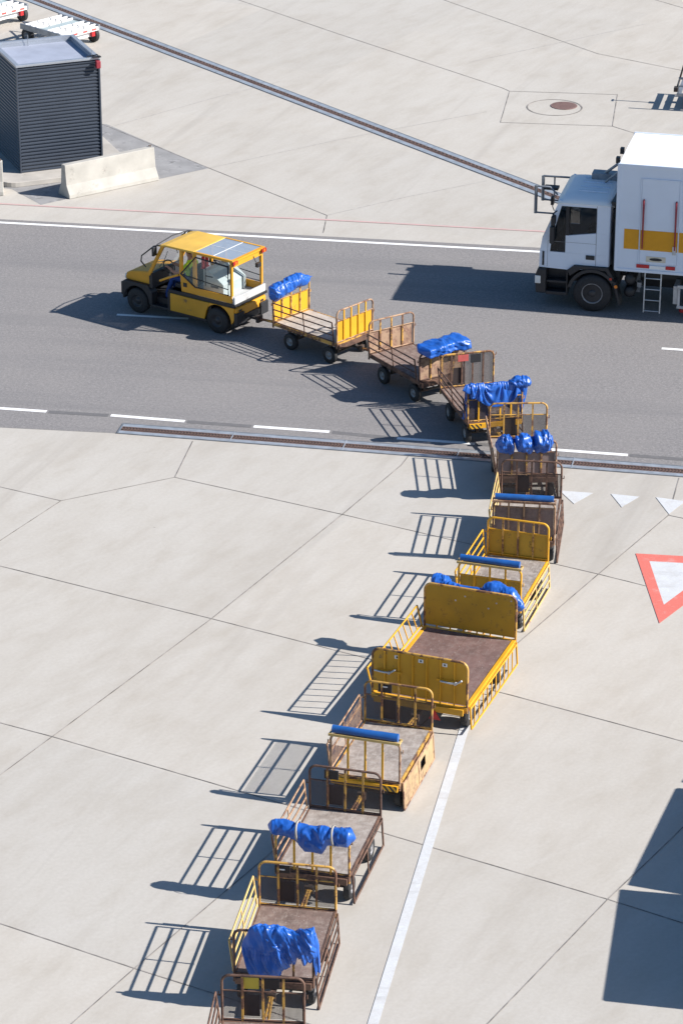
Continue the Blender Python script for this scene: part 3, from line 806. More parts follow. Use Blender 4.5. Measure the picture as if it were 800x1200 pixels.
def rounded_rect(y0, y1, z0, z1, r, n=5):
    p = [(y0, z0), (y1, z0)]
    for i in range(n + 1): a_ = PI / 2 * i / n; p.append((y1 - r + r * math.cos(a_), z1 - r + r * math.sin(a_)))
    for i in range(n + 1): a_ = PI / 2 * i / n; p.append((y0 + r - r * math.sin(a_), z1 - r + r * math.cos(a_)))
    return p
for nm, x in (('front_board', Lb / 2), ('rear_board', -Lb / 2)):
    b = MB().prism(rounded_rect(-Wb / 2 + .02, Wb / 2 - .02, zd + .05, ZT - .01, .12), x - .008, x + .008, 'x').build(nm, 'olive' if nm[0] == 'f' else 'yellow_dirty', t)
    mb = MB(); mb.tube(arch(-Wb / 2, Wb / 2, zd - .1, ZT, .14, x), .024, 8); mb.build('tube_frame', 'yellow_rust', b)
    mb = MB(); sx = -1 if nm[0] == 'r' else 1
    for i in range(6):
        y = -Wb / 2 + Wb * (i + .9) / 6.8; mb.box(*sorted((x + sx * .009, x + sx * .034)), y - .012, y + .012, zd - .02, ZT - .02)
    mb.build('rib', 'yellow', b)
    if nm[0] == 'r':
        mb = MB()
        for y in (.55, -.55):
            mb.box(x - .05, x - .035, y - .22, y + .22, 1.05, 1.085)
        mb.build('latch_bar', 'yellow', b)
        mb = MB()
        for y in (.62, -.6):
            mb.tube([(x - .07, y + .2, 1.06), (x - .075, y + .02, 1.05), (x - .075, y - .1, 1.06), (x - .09, y - .2, 1.14)], .018, 6)
            mb.cyl((x - .055, y - .08, 1.06), (x - .10, y - .08, 1.06), .028, seg=12)
        build_sides(mb, 'latch', 'galv', b)
        mb = MB()
        for y in (.42, -.02, -.46): mb.box(x - .013, x - .0085, y - .045, y + .045, ZT - .14, ZT - .075)
        mb.build('label_plate', 'white_metal', b)
        mb = MB()
        for y in (.42, -.02, -.46): mb.box(x - .0165, x - .0135, y - .014, y + .014, ZT - .125, ZT - .09)
        mb.build('label_print', 'black', b)
    else:
        mb = MB()
        for y, z in ((-.78, 1.36), (.1, 1.31), (.28, 1.2), (-.35, 1.14), (-.5, 1.27)): mb.cyl((x - .009, y, z), (x - .012, y, z), .018, seg=10)
        mb.build('stud', 'galv', b)
gate(t, 1, True, Lb, Wb, zd, .40, 'yellow', 'bars', None, False, .10)
gate(t, -1, False, Lb, Wb, zd, .42, 'yellow', 'bars', None, False)
mb = MB(); mb.box(-Lb / 2 - .08, -Lb / 2 - .03, -Wb / 2 + .05, Wb / 2 - .05, zd - .14, zd - .02); mb.build('rear_bumper', 'yellow_dirty', t, .005)
MB().prism([(-.42, .30), (-.20, .30), (-.31, .48)], -Lb / 2 - .095, -Lb / 2 - .082, 'x').build('triangle_reflector', 'red', t)
mb = MB(); mb.box(-Lb / 2 - .24, -Lb / 2 + .1, -.04, .04, .31, .37); mb.box(-Lb / 2 - .26, -Lb / 2 - .2, -.07, .07, .28, .41); mb.build('tow_hitch', 'chassis', t)
inv = (Matrix.Translation(cb) @ Matrix.Rotation(hb, 4, 'Z')).inverted(); tip = inv @ Vector((h.x, h.y, .35))
mb = MB()
for s in (1, -1): mb.tube([(.9, s * .35, .3), tip + Vector((-.03, s * .015, 0))], .028, 6)
mb.build('drawbar', 'yellow_rust', t)
h = cb - fwb * (Lb / 2 + .23)
mb = MB()
bundle(mb, [(1.57, .84, 1.46), (1.57, .40, 1.44)], [(0, .05, .05, 0), (.3, .11, .08, .0), (.75, .10, .07, .0), (1, .05, .05, .03)], 11, .06, 40, 28)
bundle(mb, [(1.50, .50, 1.45), (1.50, -.2, 1.42)], [(0, .05, .05, 0), (.5, .05, .05, .02), (1, .05, .05, .0)], 12, .03, 40, 20)
bundle(mb, [(1.57, -.12, 1.41), (1.62, -.40, 1.46), (1.60, -.72, 1.41), (1.55, -.96, 1.24)], [(0, .06, .06, 0), (.35, .15, .16, .02), (.7, .14, .17, .05), (1, .07, .10, .05)], 13, .07, 54, 30)
tarp_obj('tarpaulin', mb, cb, hb, 'blue tarpaulin bunched behind the tall front board of the wide yellow cart', solid=0)
# 8
t, h, c, a = make_cart('cart with yellow posts and folded plywood gate, just behind the wide cart', (.98, 47.42), 73, tube='yellow_rust', ftube='yellow_rust', rtube='rust_pale', deckm='deck_grey',
    front=('mesh', None), rear=('none', None), fbar='yellow_rust', rbar='yellow', left=('mesh', 'rust_pale', True, 'rust_pale'), right=('panel', 'rust_pale', False, 'wood'), hitch=h, bump='yellow', chev=(-1,), rcross=None)
fb = [o for o in t.children if o.name.startswith('front_board')][0]; rb = [o for o in t.children if o.name.startswith('rear_board')][0]
MB().box(1.015, 1.05, .13, .37, 1.13, 1.32).build('black_case', 'black_box', fb, .006)
MB().box(1.0, 1.014, .2, .3, 1.24, 1.26).build('case_print', 'white_metal', fb)
roll_tray(rb, -1.0, 1.2, 1.33, 'straw_board')
tarp_roll(c, a, -1.0, 1.2, 1.335, 'bright blue tarpaulin roll on yellow posts behind the wide cart', .065)
# 9
t, h, c, a = make_cart('rusty cart with grey scuffed deck under a strapped blue bundle', (.06, 44.44), 75, tube='rust', ftube='rust', rtube='yellow_rust', deckm='deck_grey',
    front=('mesh', None), rear=('none', None), fbar='yellow_rust', rbar='yellow', left=('rails', 'rust_pale', True), right=('two', 'rust', False), hitch=h, rcross=None)
fb = [o for o in t.children if o.name.startswith('front_board')][0]
MB().box(1.015, 1.05, .12, .36, 1.10, 1.26).build('black_case', 'black_box', fb, .006)
mb = MB(); bundle(mb, [(-1.0, .72, 1.30), (-1.02, .25, 1.30), (-1.02, -.2, 1.29), (-1.0, -.70, 1.27)], [(0, .10, .11, 0), (.2, .13, .13, .02), (.32, .12, .13, .04), (.45, .14, .22, .12), (.6, .14, .22, .12), (.72, .10, .13, .03), (.9, .12, .13, .0), (1, .08, .10, .0)], 5, .05)
o = tarp_obj('tarpaulin', mb, c, a, 'long blue tarpaulin bundle held to a rear board by two grey straps', solid=0)
for y in (.22, -.36):
    mb = MB(); n = 24; vs = []
    for i in range(n):
        an = 2 * PI * i / n
        for dy in (-.018, .018): vs.append((-1.02 + .155 * math.cos(an), y + dy + .02 * math.sin(an), 1.27 + .165 * math.sin(an)))
    mb.grid(vs, n, 2, closed_u=True); mb.build('strap', 'strap', o, solid=.006)
# 10
t, h, c, a = make_cart('cart with pale yellow left gate under the large loose tarpaulin, second from the bottom', (-.68, 41.43), 80.5, tube='rust', ftube='yellow_rust', rtube='rust', deckm='deck_brown',
    front=('mesh', None), rear=('none', None), fbar='yellow_rust', rbar='yellow_rust', left=('rails', 'straw_board', True), right=('rails', 'rust', False), hitch=h, gh=.52, rcross=None)
fb = [o for o in t.children if o.name.startswith('front_board')][0]
MB().box(1.015, 1.045, .12, .36, 1.14, 1.27).build('black_case', 'black_box', fb, .006)
MB().box(1.0, 1.014, .2, .3, 1.20, 1.22).build('case_print', 'white_metal', fb)
mb = MB(); bundle(mb, [(-1.01, .46, 1.37), (-1.02, -.1, 1.395), (-1.01, -.68, 1.37)], [(0, .085, .33, .30), (.10, .09, .39, .37), (.34, .105, .41, .39), (.46, .10, .385, .36), (.58, .095, .30, .275), (.74, .095, .22, .19), (.9, .09, .22, .185), (1, .08, .20, .20)], 8, .045, 150, 110, 4.2, 4.5, 1.0, (6.5, .42, .085))
bundle(mb, [(-1.06, .12, 1.30), (-1.09, -.12, 1.08), (-1.07, -.26, .80)], [(0, .04, .04, 0), (.4, .07, .06, 0), (1, .03, .04, 0)], 31, .05, 50, 28, 5)
bundle(mb, [(-1.02, -.56, 1.12), (-1.0, -.70, .98)], [(0, .05, .20, .0), (.5, .055, .30, .02), (1, .03, .24, .04)], 9, .04, 50, 60, 4, 4, 1, (2.5, .5, .06))
tarp_obj('tarpaulin', mb, c, a, 'large loose blue tarpaulin hanging in deep folds, lowest of the tarpaulins in view')
# 11
t, h, c, a = make_cart('rusty cart with a lemon plate on its mesh board, cut by the bottom edge', (-1.14, 38.27), 85, tube='rust', ftube='rust', rtube='rust', deckm='deck_brown',
    front=('mesh', None), rear=('none', None), fbar='yellow_rust', rbar='rust', left=('rails', 'rust', True), right=('rails', 'rust', False), hitch=h)
fb = [o for o in t.children if o.name.startswith('front_board')][0]
MB().box(1.015, 1.03, .06, .30, 1.10, 1.29).build('lemon_plate', 'lemon', fb)
MB().box(1.015, 1.045, -.24, .0, 1.11, 1.28).build('black_case', 'black_box', fb, .006)

# ------------------------------------------------------------------ tow tractor
T = thing('tow_tractor', 'yellow cabbed tow tractor pulling the cart train along the road', 'tow tractor', torg, R(TRACTOR_H))
def prof_part(name, poly, y0, y1, mat, parent=T, bevel=.012): return MB().prism(poly, y0, y1, 'y').build(name, mat, parent, bevel)
fr = MB()
fr.box(-.50, 2.55, -.42, .42, .26, .46); fr.box(-.50, 1.42, .38, .60, .72, .80); fr.box(-.50, 1.42, -.60, -.38, .72, .80)
fr.box(1.36, 1.44, .38, .61, .24, .74); fr.box(1.40, 1.98, -.6, .6, .26, .31); fr.box(1.36, 1.44, -.61, -.38, .24, .74)
fr.box(.30, 1.40, .40, .60, .22, .28); fr.box(.30, 1.40, -.60, -.40, .22, .28)
frame = fr.build('frame', 'black', T, .01)
mb = MB()
for s in (1, -1):
    mb.prism([(.36, .285), (1.36, .285), (1.36, .715), (.20, .715), (.30, .5)], *sorted((s * .56, s * .615)))
build_sides(mb, 'side_panel', 'yellow_dirty', T, .012)
mb = MB(); mb.box(.2, 1.36, -.55, .55, .47, .80); mb.box(-.48, .2, -.36, .36, .47, .78); mb.build('inner_body', 'black', T)
# rear fenders (yellow with black wheel arch)
mb = MB()
for s in (1, -1):
    arc = [(-.02 + .40 * math.cos(a_), .31 + .40 * math.sin(a_)) for a_ in [PI * i / 12 for i in range(13)]]
    mb.prism([(-.50, .42), (-.42, .31)] + arc[::-1] + [(.38, .31), (.40, .45), (.30, .718), (-.50, .718)], *sorted((s * .42, s * .605)))
build_sides(mb, 'rear_fender', 'yellow_clean', T, .008)
prof_part('rear_panel', [(-.55, .50), (-.50, .50), (-.50, .72), (-.55, .70)], -.58, .58, 'yellow_clean')
mb = MB(); mb.box(-.60, -.502, .32, .61, .30, .60); mb.box(-.60, -.502, -.61, -.32, .30, .60); mb.box(-.57, -.50, -.32, .32, .34, .495); mb.build('rear_bumper', 'black', T, .012)
mb = MB(); mb.box(-.78, -.55, -.05, .05, .32, .38); mb.box(-.82, -.74, -.09, .09, .27, .43); mb.build('tow_hitch', 'chassis', T, .006)
mb = MB(); mb.box(-.556, -.551, .36, .48, .61, .66); mb.box(-.556, -.551, -.48, -.36, .61, .66); build_sides(mb, 'reflector', 'black', T)
# rear deck with low lip, black belt line
mb = MB(); mb.box(-.48, .95, -.58, .58, .80, .815); mb.build('cargo_floor', 'grey_floor', T)
mb = MB(); mb.box(-.53, -.485, -.60, .60, .815, .99); mb.build('rear_lip', 'grey_floor', T, .006)
mb = MB(); mb.box(-.535, 1.0, .60, .625, .77, .825); mb.box(-.535, 1.0, -.625, -.60, .77, .825); mb.box(-.56, -.535, -.625, .625, .76, .815); mb.build('belt_trim', 'black', T, .004)
# cab sides
mb = MB()
for s in (1, -1): mb.prism([(-.44, .826), (1.02, .826), (1.06, 1.22), (.98, 1.22), (.66, 1.0), (-.44, 1.0)], *sorted((s * .565, s * .60)))
build_sides(mb, 'cab_side', 'yellow_clean', T, .006)
MB().box(.86, .96, .601, .612, .96, 1.06).build('door_latch', 'black', T)
ZR = 1.88
mb = MB()
for s in (1, -1):
    y0, y1 = sorted((s * .545, s * .605))
    mb.prism([(-.46, 1.0), (-.40, 1.0), (-.40, ZR - .05), (-.46, ZR - .05)], y0, y1)           # rear
    mb.prism([(.58, 1.0), (.68, 1.0), (.68, ZR - .05), (.60, ZR - .05)], y0, y1)               # middle
    mb.prism([(1.0, 1.2), (1.08, 1.2), (1.06, ZR - .05), (.98, ZR - .05)], y0, y1)             # door post
    mb.prism([(1.96, 1.02), (2.05, 1.02), (1.60, ZR - .04), (1.52, ZR - .04)], y0, y1)         # windscreen post
build_each(mb, 'pillar', 'yellow_clean', T, .006)
MB().prism([(-.47, 1.70), (-.42, 1.70), (-.42, ZR - .05), (-.47, ZR - .05)], -.545, .545).build('rear_header', 'yellow_clean', T, .006)
mb = MB(); mb.prism([(.62, ZR - .045), (.62, ZR + .015), (1.45, ZR + .005), (1.66, ZR - .04), (1.66, ZR - .075), (1.5, ZR - .045)], -.63, .63); roof = mb.build('roof', 'yellow_roof', T, .018)
mb = MB(); mb.box(-.50, .62, .57, .63, ZR - .045, ZR + .012); mb.box(-.50, .62, -.63, -.57, ZR - .045, ZR + .012); mb.box(-.50, -.43, -.57, .57, ZR - .045, ZR + .012); mb.build('roof_rim', 'yellow_clean', roof, .006)
MB().box(-.43, .62, -.57, .57, ZR - .012, ZR + .002).build('roof_glazing', 'glass_roof', roof)
mb = MB(); mb.box(.09, .105, -.57, .57, ZR + .002, ZR + .008); mb.box(-.43, .62, -.005, .005, ZR + .002, ZR + .007)
mb.build('glazing_bar', 'white_metal', roof)
mb = MB()
for s in (1, -1): mb.box(-.545, -.50, *sorted((s * .47, s * .64)), ZR - .10, ZR - .01)
build_sides(mb, 'tail_lamp', 'tail', T, .008)
mb = MB()
for s in (1, -1): mb.box(-.552, -.546, *sorted((s * .53, s * .57)), ZR - .09, ZR - .02)
build_sides(mb, 'tail_lens', 'orange_lamp', T)
# windows with black frames
fp = [(-.36, 1.02), (-.36, 1.72), (.58, 1.76), (1.02, 1.27), (.60, 1.02)]
for s in (1, -1):
    mb = MB(); mb.tube([(x, s * .615, z) for x, z in fp], .018, 6, True); mb.tube([(.98, s * .615, 1.26), (-.36, s * .615, 1.16)], .012, 6); mb.tube([(.30, s * .615, 1.12), (.30, s * .615, 1.74)], .008, 6)
    w = mb.build('side_window', 'black', T)
    MB().prism(fp, s * .61 - .003, s * .61 + .003).build('pane', 'glass_clear', w)
mb = MB(); ws = [(1.98, -.54, 1.05), (1.98, .54, 1.05), (1.57, .54, ZR - .08), (1.57, -.54, ZR - .08)]
mb.tube(ws, .018, 6, True); w = mb.build('windscreen', 'black', T)
MB().poly(ws).build('pane', 'glass_clear', w, solid=.006)
mb = MB(); mb.tube([(2.05, .1, 1.08), (1.86, .16, 1.30), (1.72, .2, 1.56)], .008, 5); mb.build('wiper', 'black', T)
# mirror hoop at the front
mb = MB()
mb.tube([(1.60, .60, ZR - .03), (1.78, .64, ZR - .08), (2.14, .66, 1.50), (2.16, .66, 1.36), (2.06, .61, 1.22)], .016, 6)
mb.tube([(1.60, -.60, ZR - .03), (1.78, -.64, ZR - .06), (2.14, -.66, 1.50), (2.16, -.66, 1.36), (2.06, -.61, 1.22)], .016, 6)
mb.tube([(1.70, .62, ZR - .03), (1.72, 0, ZR + .02), (1.70, -.62, ZR - .03)], .014, 6)
hoop = mb.build('mirror_hoop', 'black', T)
for s in (1, -1): MB().box(1.72, 1.77, *sorted((s * .60, s * .75)), 1.58, 1.80).build('mirror', 'black', hoop, .012)
# hood, front fenders, bumper
hood = MB().prism([(1.96, .74), (2.70, .74), (2.78, .80), (2.74, .92), (2.60, .985), (2.02, 1.08), (1.96, 1.08)], -.50, .50).build('hood', 'yellow_clean', T, .03)
mb = MB(); mb.box(1.9, 2.0, -.58, .58, .70, 1.08); mb.build('dashboard', 'black', T, .01)
mb = MB()
for s in (1, -1):
    arc = [(2.36 + .37 * math.cos(a_), .31 + .37 * math.sin(a_)) for a_ in [PI * i / 12 for i in range(13)]]
    mb.prism([(2.78, .31)] + arc + [(1.90, .31), (1.90, .60), (2.02, .76), (2.74, .76), (2.82, .66)], *sorted((s * .40, s * .62)))
mb.box(2.68, 2.84, -.60, .60, .38, .70); mb.build('front_fender', 'black', T, .015)
mb = MB()
for s in (1, -1): mb.cyl((2.80, s * .42, .80), (2.762, s * .42, .80), .07, seg=16)
build_sides(mb, 'headlight', 'headlamp', T)
for x in (0, 2.36):
    for s in (1, -1): wheel(T, x, s * .51, .31, .31, .21, s, .52, 'rim_black')
# inside: seat, steering wheel, console cabinet, red canisters, work lamp
mb = MB(); mb.box(.95, 1.36, -.10, .42, .80, .92); mb.prism([(.86, .9), (.97, .9), (.88, 1.42), (.78, 1.42)], -.08, .40); mb.build('seat', 'seat', T, .03)
mb = MB(); mb.tube([(1.72 + .17 * math.cos(a_) * .55, .16 + .17 * math.sin(a_), 1.17 + .17 * math.cos(a_) * .8) for a_ in [2 * PI * i / 20 for i in range(20)]], .014, 6, True)
mb.tube([(1.72, .16, 1.17), (1.90, .16, 1.02)], .018, 6); mb.tube([(1.72, 0.0, 1.17), (1.72, .32, 1.17)], .01, 6); mb.build('steering_wheel', 'black', T)
mb = MB(); mb.tube([(1.66, .60, .96), (1.42, .60, 1.08), (1.10, .60, 1.22)], .028, 8); mb.build('grab_bar', 'yellow_clean', T)
mb = MB(); mb.prism([(-.02, .816), (.56, .816), (.56, 1.40), (.40, 1.40), (-.02, 1.12)], -.52, .36); cab = mb.build('console_cabinet', 'cabinet', T, .012)
mb = MB()
for y in (-.36, -.08, .2):
    mb.box(.10, .22, y - .07, y + .07, 0, .008, Matrix.Translation((.04, 0, 1.075)) @ Matrix.Rotation(R(-33.7), 4, 'Y'))
mb.box(.12, .34, .361, .366, 1.0, 1.05); mb.box(.28, .5, .361, .366, 1.24, 1.27); mb.build('vent', 'black', cab)
mb = MB()
for y in (.30, .16): mb.cyl((.60, y, 1.42), (.60, y, 1.68), .04, seg=12); mb.cyl((.60, y, 1.68), (.60, y, 1.73), .02, seg=8)
mb.box(.565, .635, .1, .36, 1.402, 1.42); mb.build('red_canister', 'red', T)
mb = MB(); mb.tube([(-.45, -.22, ZR - .08), (-.52, -.22, 1.66), (-.60, -.2, 1.60)], .012, 6); mb.box(-.66, -.58, -.27, -.13, 1.54, 1.64); mb.build('work_lamp', 'black', T, .008)

# driver ----------------------------------------------------------------
def skin_figure(name, V, E_, rad, root, regions, label, cat, loc, rz):
    me = bpy.data.meshes.new('skeleton'); me.from_pydata(V, E_, [])
    o = bpy.data.objects.new('skeleton', me); col.objects.link(o)
    md = o.modifiers.new('s', 'SKIN'); md.use_smooth_shade = True; md.branch_smoothing = .4
    for i, r_ in enumerate(rad):
        sv = me.skin_vertices[0].data[i]; sv.radius = r_ if isinstance(r_, tuple) else (r_, r_); sv.use_root = (i == root)
    s2 = o.modifiers.new('d', 'SUBSURF'); s2.levels = 2; s2.render_levels = 2
    dg = bpy.context.evaluated_depsgraph_get(); dg.update()
    nm = bpy.data.meshes.new_from_object(o.evaluated_get(dg)); bpy.data.objects.remove(o)
    names = []
    for r_ in regions:
        if r_[0] not in names: names.append(r_[0])
    nm.materials.clear()
    for q in names: nm.materials.append(M[q])
    for p in nm.polygons:
        p.use_smooth = True
        best = min(regions, key=lambda r_: min(((p.center - (Vector(V[a_]).lerp(Vector(V[b_]), k))).length) for a_, b_ in r_[1] for k in (0, .25, .5, .75, 1)))
        p.material_index = names.index(best[0])
    ob = bpy.data.objects.new(name, nm); col.objects.link(ob); ob.location = loc; ob.rotation_euler = (0, 0, rz)
    tag(ob, label, cat); return ob
cy = .16
Vv = [(1.10, cy, 1.00), (1.06, cy, 1.16), (1.05, cy, 1.33), (1.07, cy, 1.45), (1.09, cy, 1.52), (1.11, cy, 1.60), (1.115, cy, 1.70)]   # pelvis .. crown 0-6
Ee = [(0, 1), (1, 2), (2, 3), (3, 4), (4, 5), (5, 6)]
rad = [(.16, .13), (.155, .12), (.175, .12), (.13, .09), .052, .082, .072]
regs = [('hivis', [(1, 2), (2, 3)]), ('skin', [(4, 5), (5, 6)])]
def chain(start, pts, rr):
    i0 = start
    out = []
    for p, r_ in zip(pts, rr):
        Vv.append(p); rad.append(r_); Ee.append((i0, len(Vv) - 1)); i0 = len(Vv) - 1; out.append(i0)
    return out
for s in (1, -1):
    k = chain(2, [(1.07, cy + s * .19, 1.385), (1.15, cy + s * .25, 1.20), (1.42, cy + s * .19, 1.14), (1.58, cy + s * .15, 1.19), (1.64, cy + s * .14, 1.215)], [.075, .06, .042, .032, .034])
    regs += [('hivis', [(2, k[0]), (k[0], k[1])]), ('skin', [(k[1], k[2]), (k[2], k[3]), (k[3], k[4])])]
    f0 = k[4]
    for q, (dy, ln) in enumerate(((-.022, .038), (-.007, .044), (.008, .042), (.022, .034))):
        kk = chain(f0, [(1.675, cy + s * .14 + dy, 1.232), (1.705, cy + s * .14 + dy, 1.238 - .004 * q), (1.712, cy + s * .14 + dy * .95, 1.238 - ln)], [.0095, .009, .008])
        regs[-1][1].extend([(f0, kk[0]), (kk[0], kk[1]), (kk[1], kk[2])])
    kk = chain(f0, [(1.65, cy + s * .14 - s * .035, 1.20), (1.685, cy + s * .14 - s * .04, 1.185)], [.011, .009]); regs[-1][1].extend([(f0, kk[0]), (kk[0], kk[1])])
    k = chain(0, [(1.12, cy + s * .10, .98), (1.50, cy + s * .13, .99), (1.68, cy + s * .13, .58), (1.69, cy + s * .13, .37), (1.82, cy + s * .14, .345)], [.095, .068, .055, .042, .04])
    regs += [('trousers', [(0, k[0]), (k[0], k[1]), (k[1], k[2]), (k[2], k[3])]), ('shoe', [(k[3], k[4])])]
# nose and ears grow from the head
n1 = chain(5, [(1.195, cy, 1.605)], [.014]); regs[1][1].append((5, n1[0]))
for s in (1, -1): n1 = chain(5, [(1.105, cy + s * .083, 1.61)], [.014]); regs[1][1].append((5, n1[0]))
driver = skin_figure('person', Vv, Ee, rad, 0, regs, 'driver in lime shirt and blue trousers seated at the tractor wheel', 'person', torg, R(TRACTOR_H))
mb = MB(); vs = []
for i in range(9):
    th = PI * .56 * i / 8
    for j in range(20):
        ph = 2 * PI * j / 20; cut = 1 - .28 * max(0, math.cos(ph)) * (i / 8)
        t2 = th * cut
        vs.append((1.105 + .094 * math.sin(t2) * math.cos(ph), cy + .084 * math.sin(t2) * math.sin(ph), 1.665 + .088 * math.cos(t2)))
mb.grid(vs, 9, 20, closed_v=True); mb.build('hair', 'hair', driver, solid=.01)
mb = MB()
for s in (1, -1): mb.cyl((1.17, cy + s * .03, 1.638), (1.187, cy + s * .03, 1.638), .011, .006, 8)
mb.build('eye', 'eye', driver)
mb = MB(); mb.box(1.175, 1.187, cy - .022, cy + .022, 1.562, 1.569); mb.build('mouth', 'red_plate', driver)

# ------------------------------------------------------------------ catering truck
TH_ = 166.5
tf = Vector((math.cos(R(TH_)), math.sin(R(TH_)), 0)); lf = Vector((-tf.y, tf.x, 0))
ko = Vector((5.91, 69.09, 0)) - lf * 1.2
K = thing('box_truck', 'white high lift box truck with an amber stripe, parked at the right of the road', 'truck', ko, R(TH_))
bx0, bx1, bz0, bz1, bw = -6.6, -.53, 1.14, 3.73, 1.25
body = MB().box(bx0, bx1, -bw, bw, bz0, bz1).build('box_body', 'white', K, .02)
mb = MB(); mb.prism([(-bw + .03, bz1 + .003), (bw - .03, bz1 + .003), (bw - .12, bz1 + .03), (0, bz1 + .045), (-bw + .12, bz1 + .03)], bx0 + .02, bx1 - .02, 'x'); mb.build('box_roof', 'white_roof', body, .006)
mb = MB()
for s in (1, -1):
    mb.box(bx0, bx1 + .004, *sorted((s * (bw - .03), s * (bw + .016))), bz1 - .06, bz1 + .02)
    mb.box(bx0, bx1 + .004, *sorted((s * (bw - .03), s * (bw + .016))), bz0 - .02, bz0 + .05)
    mb.box(bx1 - .05, bx1 + .018, *sorted((s * (bw - .05), s * (bw + .014))), bz0, bz1)
mb.build('edge_rail', 'white', body, .006)
D0, D1 = -1.98, -1.10                        # side door
mb = MB(); mb.box(bx0, D0 - .03, bw + .001, bw + .005, 1.68, 2.17); mb.box(D1 + .03, -.72, bw + .001, bw + .005, 1.68, 2.17); mb.box(bx0, -.72, -bw - .005, -bw - .001, 1.68, 2.17)
mb.build('amber_band', 'amber_stripe', body)
door = MB().box(D0, D1, bw - .02, bw + .012, 1.36, 3.40).build('side_door', 'white', K, .004)
mb = MB(); mb.box(D0 + .004, D1 - .004, bw + .0125, bw + .016, 1.68, 2.17); mb.build('amber_band', 'amber_stripe', door)
mb = MB(); mb.box(D0 - .025, D0 - .004, bw, bw + .022, 1.34, 3.42); mb.box(D1 + .004, D1 + .025, bw, bw + .022, 1.34, 3.42); mb.box(D0 - .025, D1 + .025, bw, bw + .022, 3.405, 3.43); mb.build('door_frame', 'white', K)
mb = MB()
for x in (-1.16, -1.92):
    mb.tube([(x, bw + .012, 2.92), (x, bw + .05, 2.90), (x, bw + .05, 1.74), (x, bw + .012, 1.72)], .017, 6)
build_each_tube(mb, 'grab_handle', 'dull_red', K)
MB().box(-1.95, -1.87, bw + .017, bw + .045, 1.62, 1.82).build('door_lock', 'galv', K, .004)
pl = MB().box(-1.72, -1.26, bw + .013, bw + .02, 1.40, 1.535).build('sill_plate', 'beige', K)
mb = MB(); mb.prism([(-1.49 + .15 * math.cos(a_), 1.468 + .035 * math.sin(a_)) for a_ in [2 * PI * i / 20 for i in range(20)]], bw + .0205, bw + .026); mb.build('oval_handle', 'black', pl)
mb = MB(); mb.box(D0 + .03, D0 + .25, bw + .017, bw + .026, 1.24, 1.325); mb.box(D1 - .24, D1 + .06, bw + .017, bw + .026, 1.24, 1.325); s_ = build_each(mb, 'reflector_strip', 'red', K)[0]
MB().box(D0 + .26, D1 - .25, bw + .017, bw + .026, 1.24, 1.31).build('white_segment', 'white_metal', s_)
# underframe
mb = MB()
for y in (-.42, .42): mb.box(bx0, .9, y - .05, y + .05, .72, .98)
for x in (-5.5, -4.4, -3.3, -2.2, -1.2): mb.box(x - .04, x + .04, -1.15, 1.15, .98, 1.13)
mb.box(-3.4, -2.0, -.9, .3, .5, .95); mb.cyl((0, -.9, .46), (0, .9, .46), .07); mb.cyl((-4.2, -.9, .46), (-4.2, .9, .46), .09)
mb.box(-3.5, -.72, -1.12, -1.06, .36, 1.12); mb.box(-1.95, -.72, -.2, -.1, .3, 1.0); mb.build('chassis', 'black', K)  # black skirts added to hide lit ground beyond and darken the underside
for x in (0, -4.2):
    for s in (1, -1): wheel(K, x, s * 1.03, .46, .46, .30, s, .56, 'rim', dish=.5)
mb = MB()
for s in (1, -1):
    mb.lathe_y([(.245, .0), (.265, .0), (.265, s * .02), (.245, s * .02), (.245, 0)], (0, s * 1.145, .46), 32)
    mb.lathe_y([(.09, 0), (.09, s * .06), (.07, s * .085), (.001, s * .085)], (0, s * 1.085, .46), 20)
build_sides(mb, 'hub_ring', 'rim_black', K)
mb = MB()
for z in (.82, .50):
    mb.cyl((-.86, .25, z), (-.86, .95, z), .135, seg=24); mb.lathe_y([(.135, 0), (.12, .035), (.07, .06), (.001, .07)], (-.86, .95, z), 24)
tanks = mb.build('air_tank', 'black', K)
mb = MB(); mb.box(-1.04, -.70, .45, .5, .35, 1.0); mb.box(-1.12, -1.02, .7, .86, .60, .72); mb.build('tank_bracket', 'galv_dark', tanks)
mb = MB()
for x in (-1.25, -1.63): mb.tube([(x, bw - .03, 1.13), (x, bw + .02, .14)], .018, 6)
for z in (.98, .71, .44, .17): mb.tube([(-1.25, bw - .01, z), (-1.63, bw - .01, z)], .014, 6)
mb.build('ladder', 'galv', K)
mb = MB()
for x0 in (-2.0, -3.2):
    mb.box(x0 - .9, x0, 1.02, 1.07, .72, .80); mb.box(x0 - .9, x0, 1.02, 1.07, .22, .29)
    for x in (x0 - .04, x0 - .3, x0 - .85): mb.box(x - .03, x + .03, 1.025, 1.065, .29, .72)
mb.box(-2.0, -1.9, .5, 1.0, .3, .75); mb.build('side_guard', 'galv', K, .006)
mb = MB(); mb.cyl((-2.25, .98, .45), (-2.25, 1.02, .45), .05); mb.build('side_lamp', 'orange_lamp', K)
MB().cyl((-2.15, .95, .12), (-2.15, .95, .2), .1).build('stabiliser_foot', 'red', K)
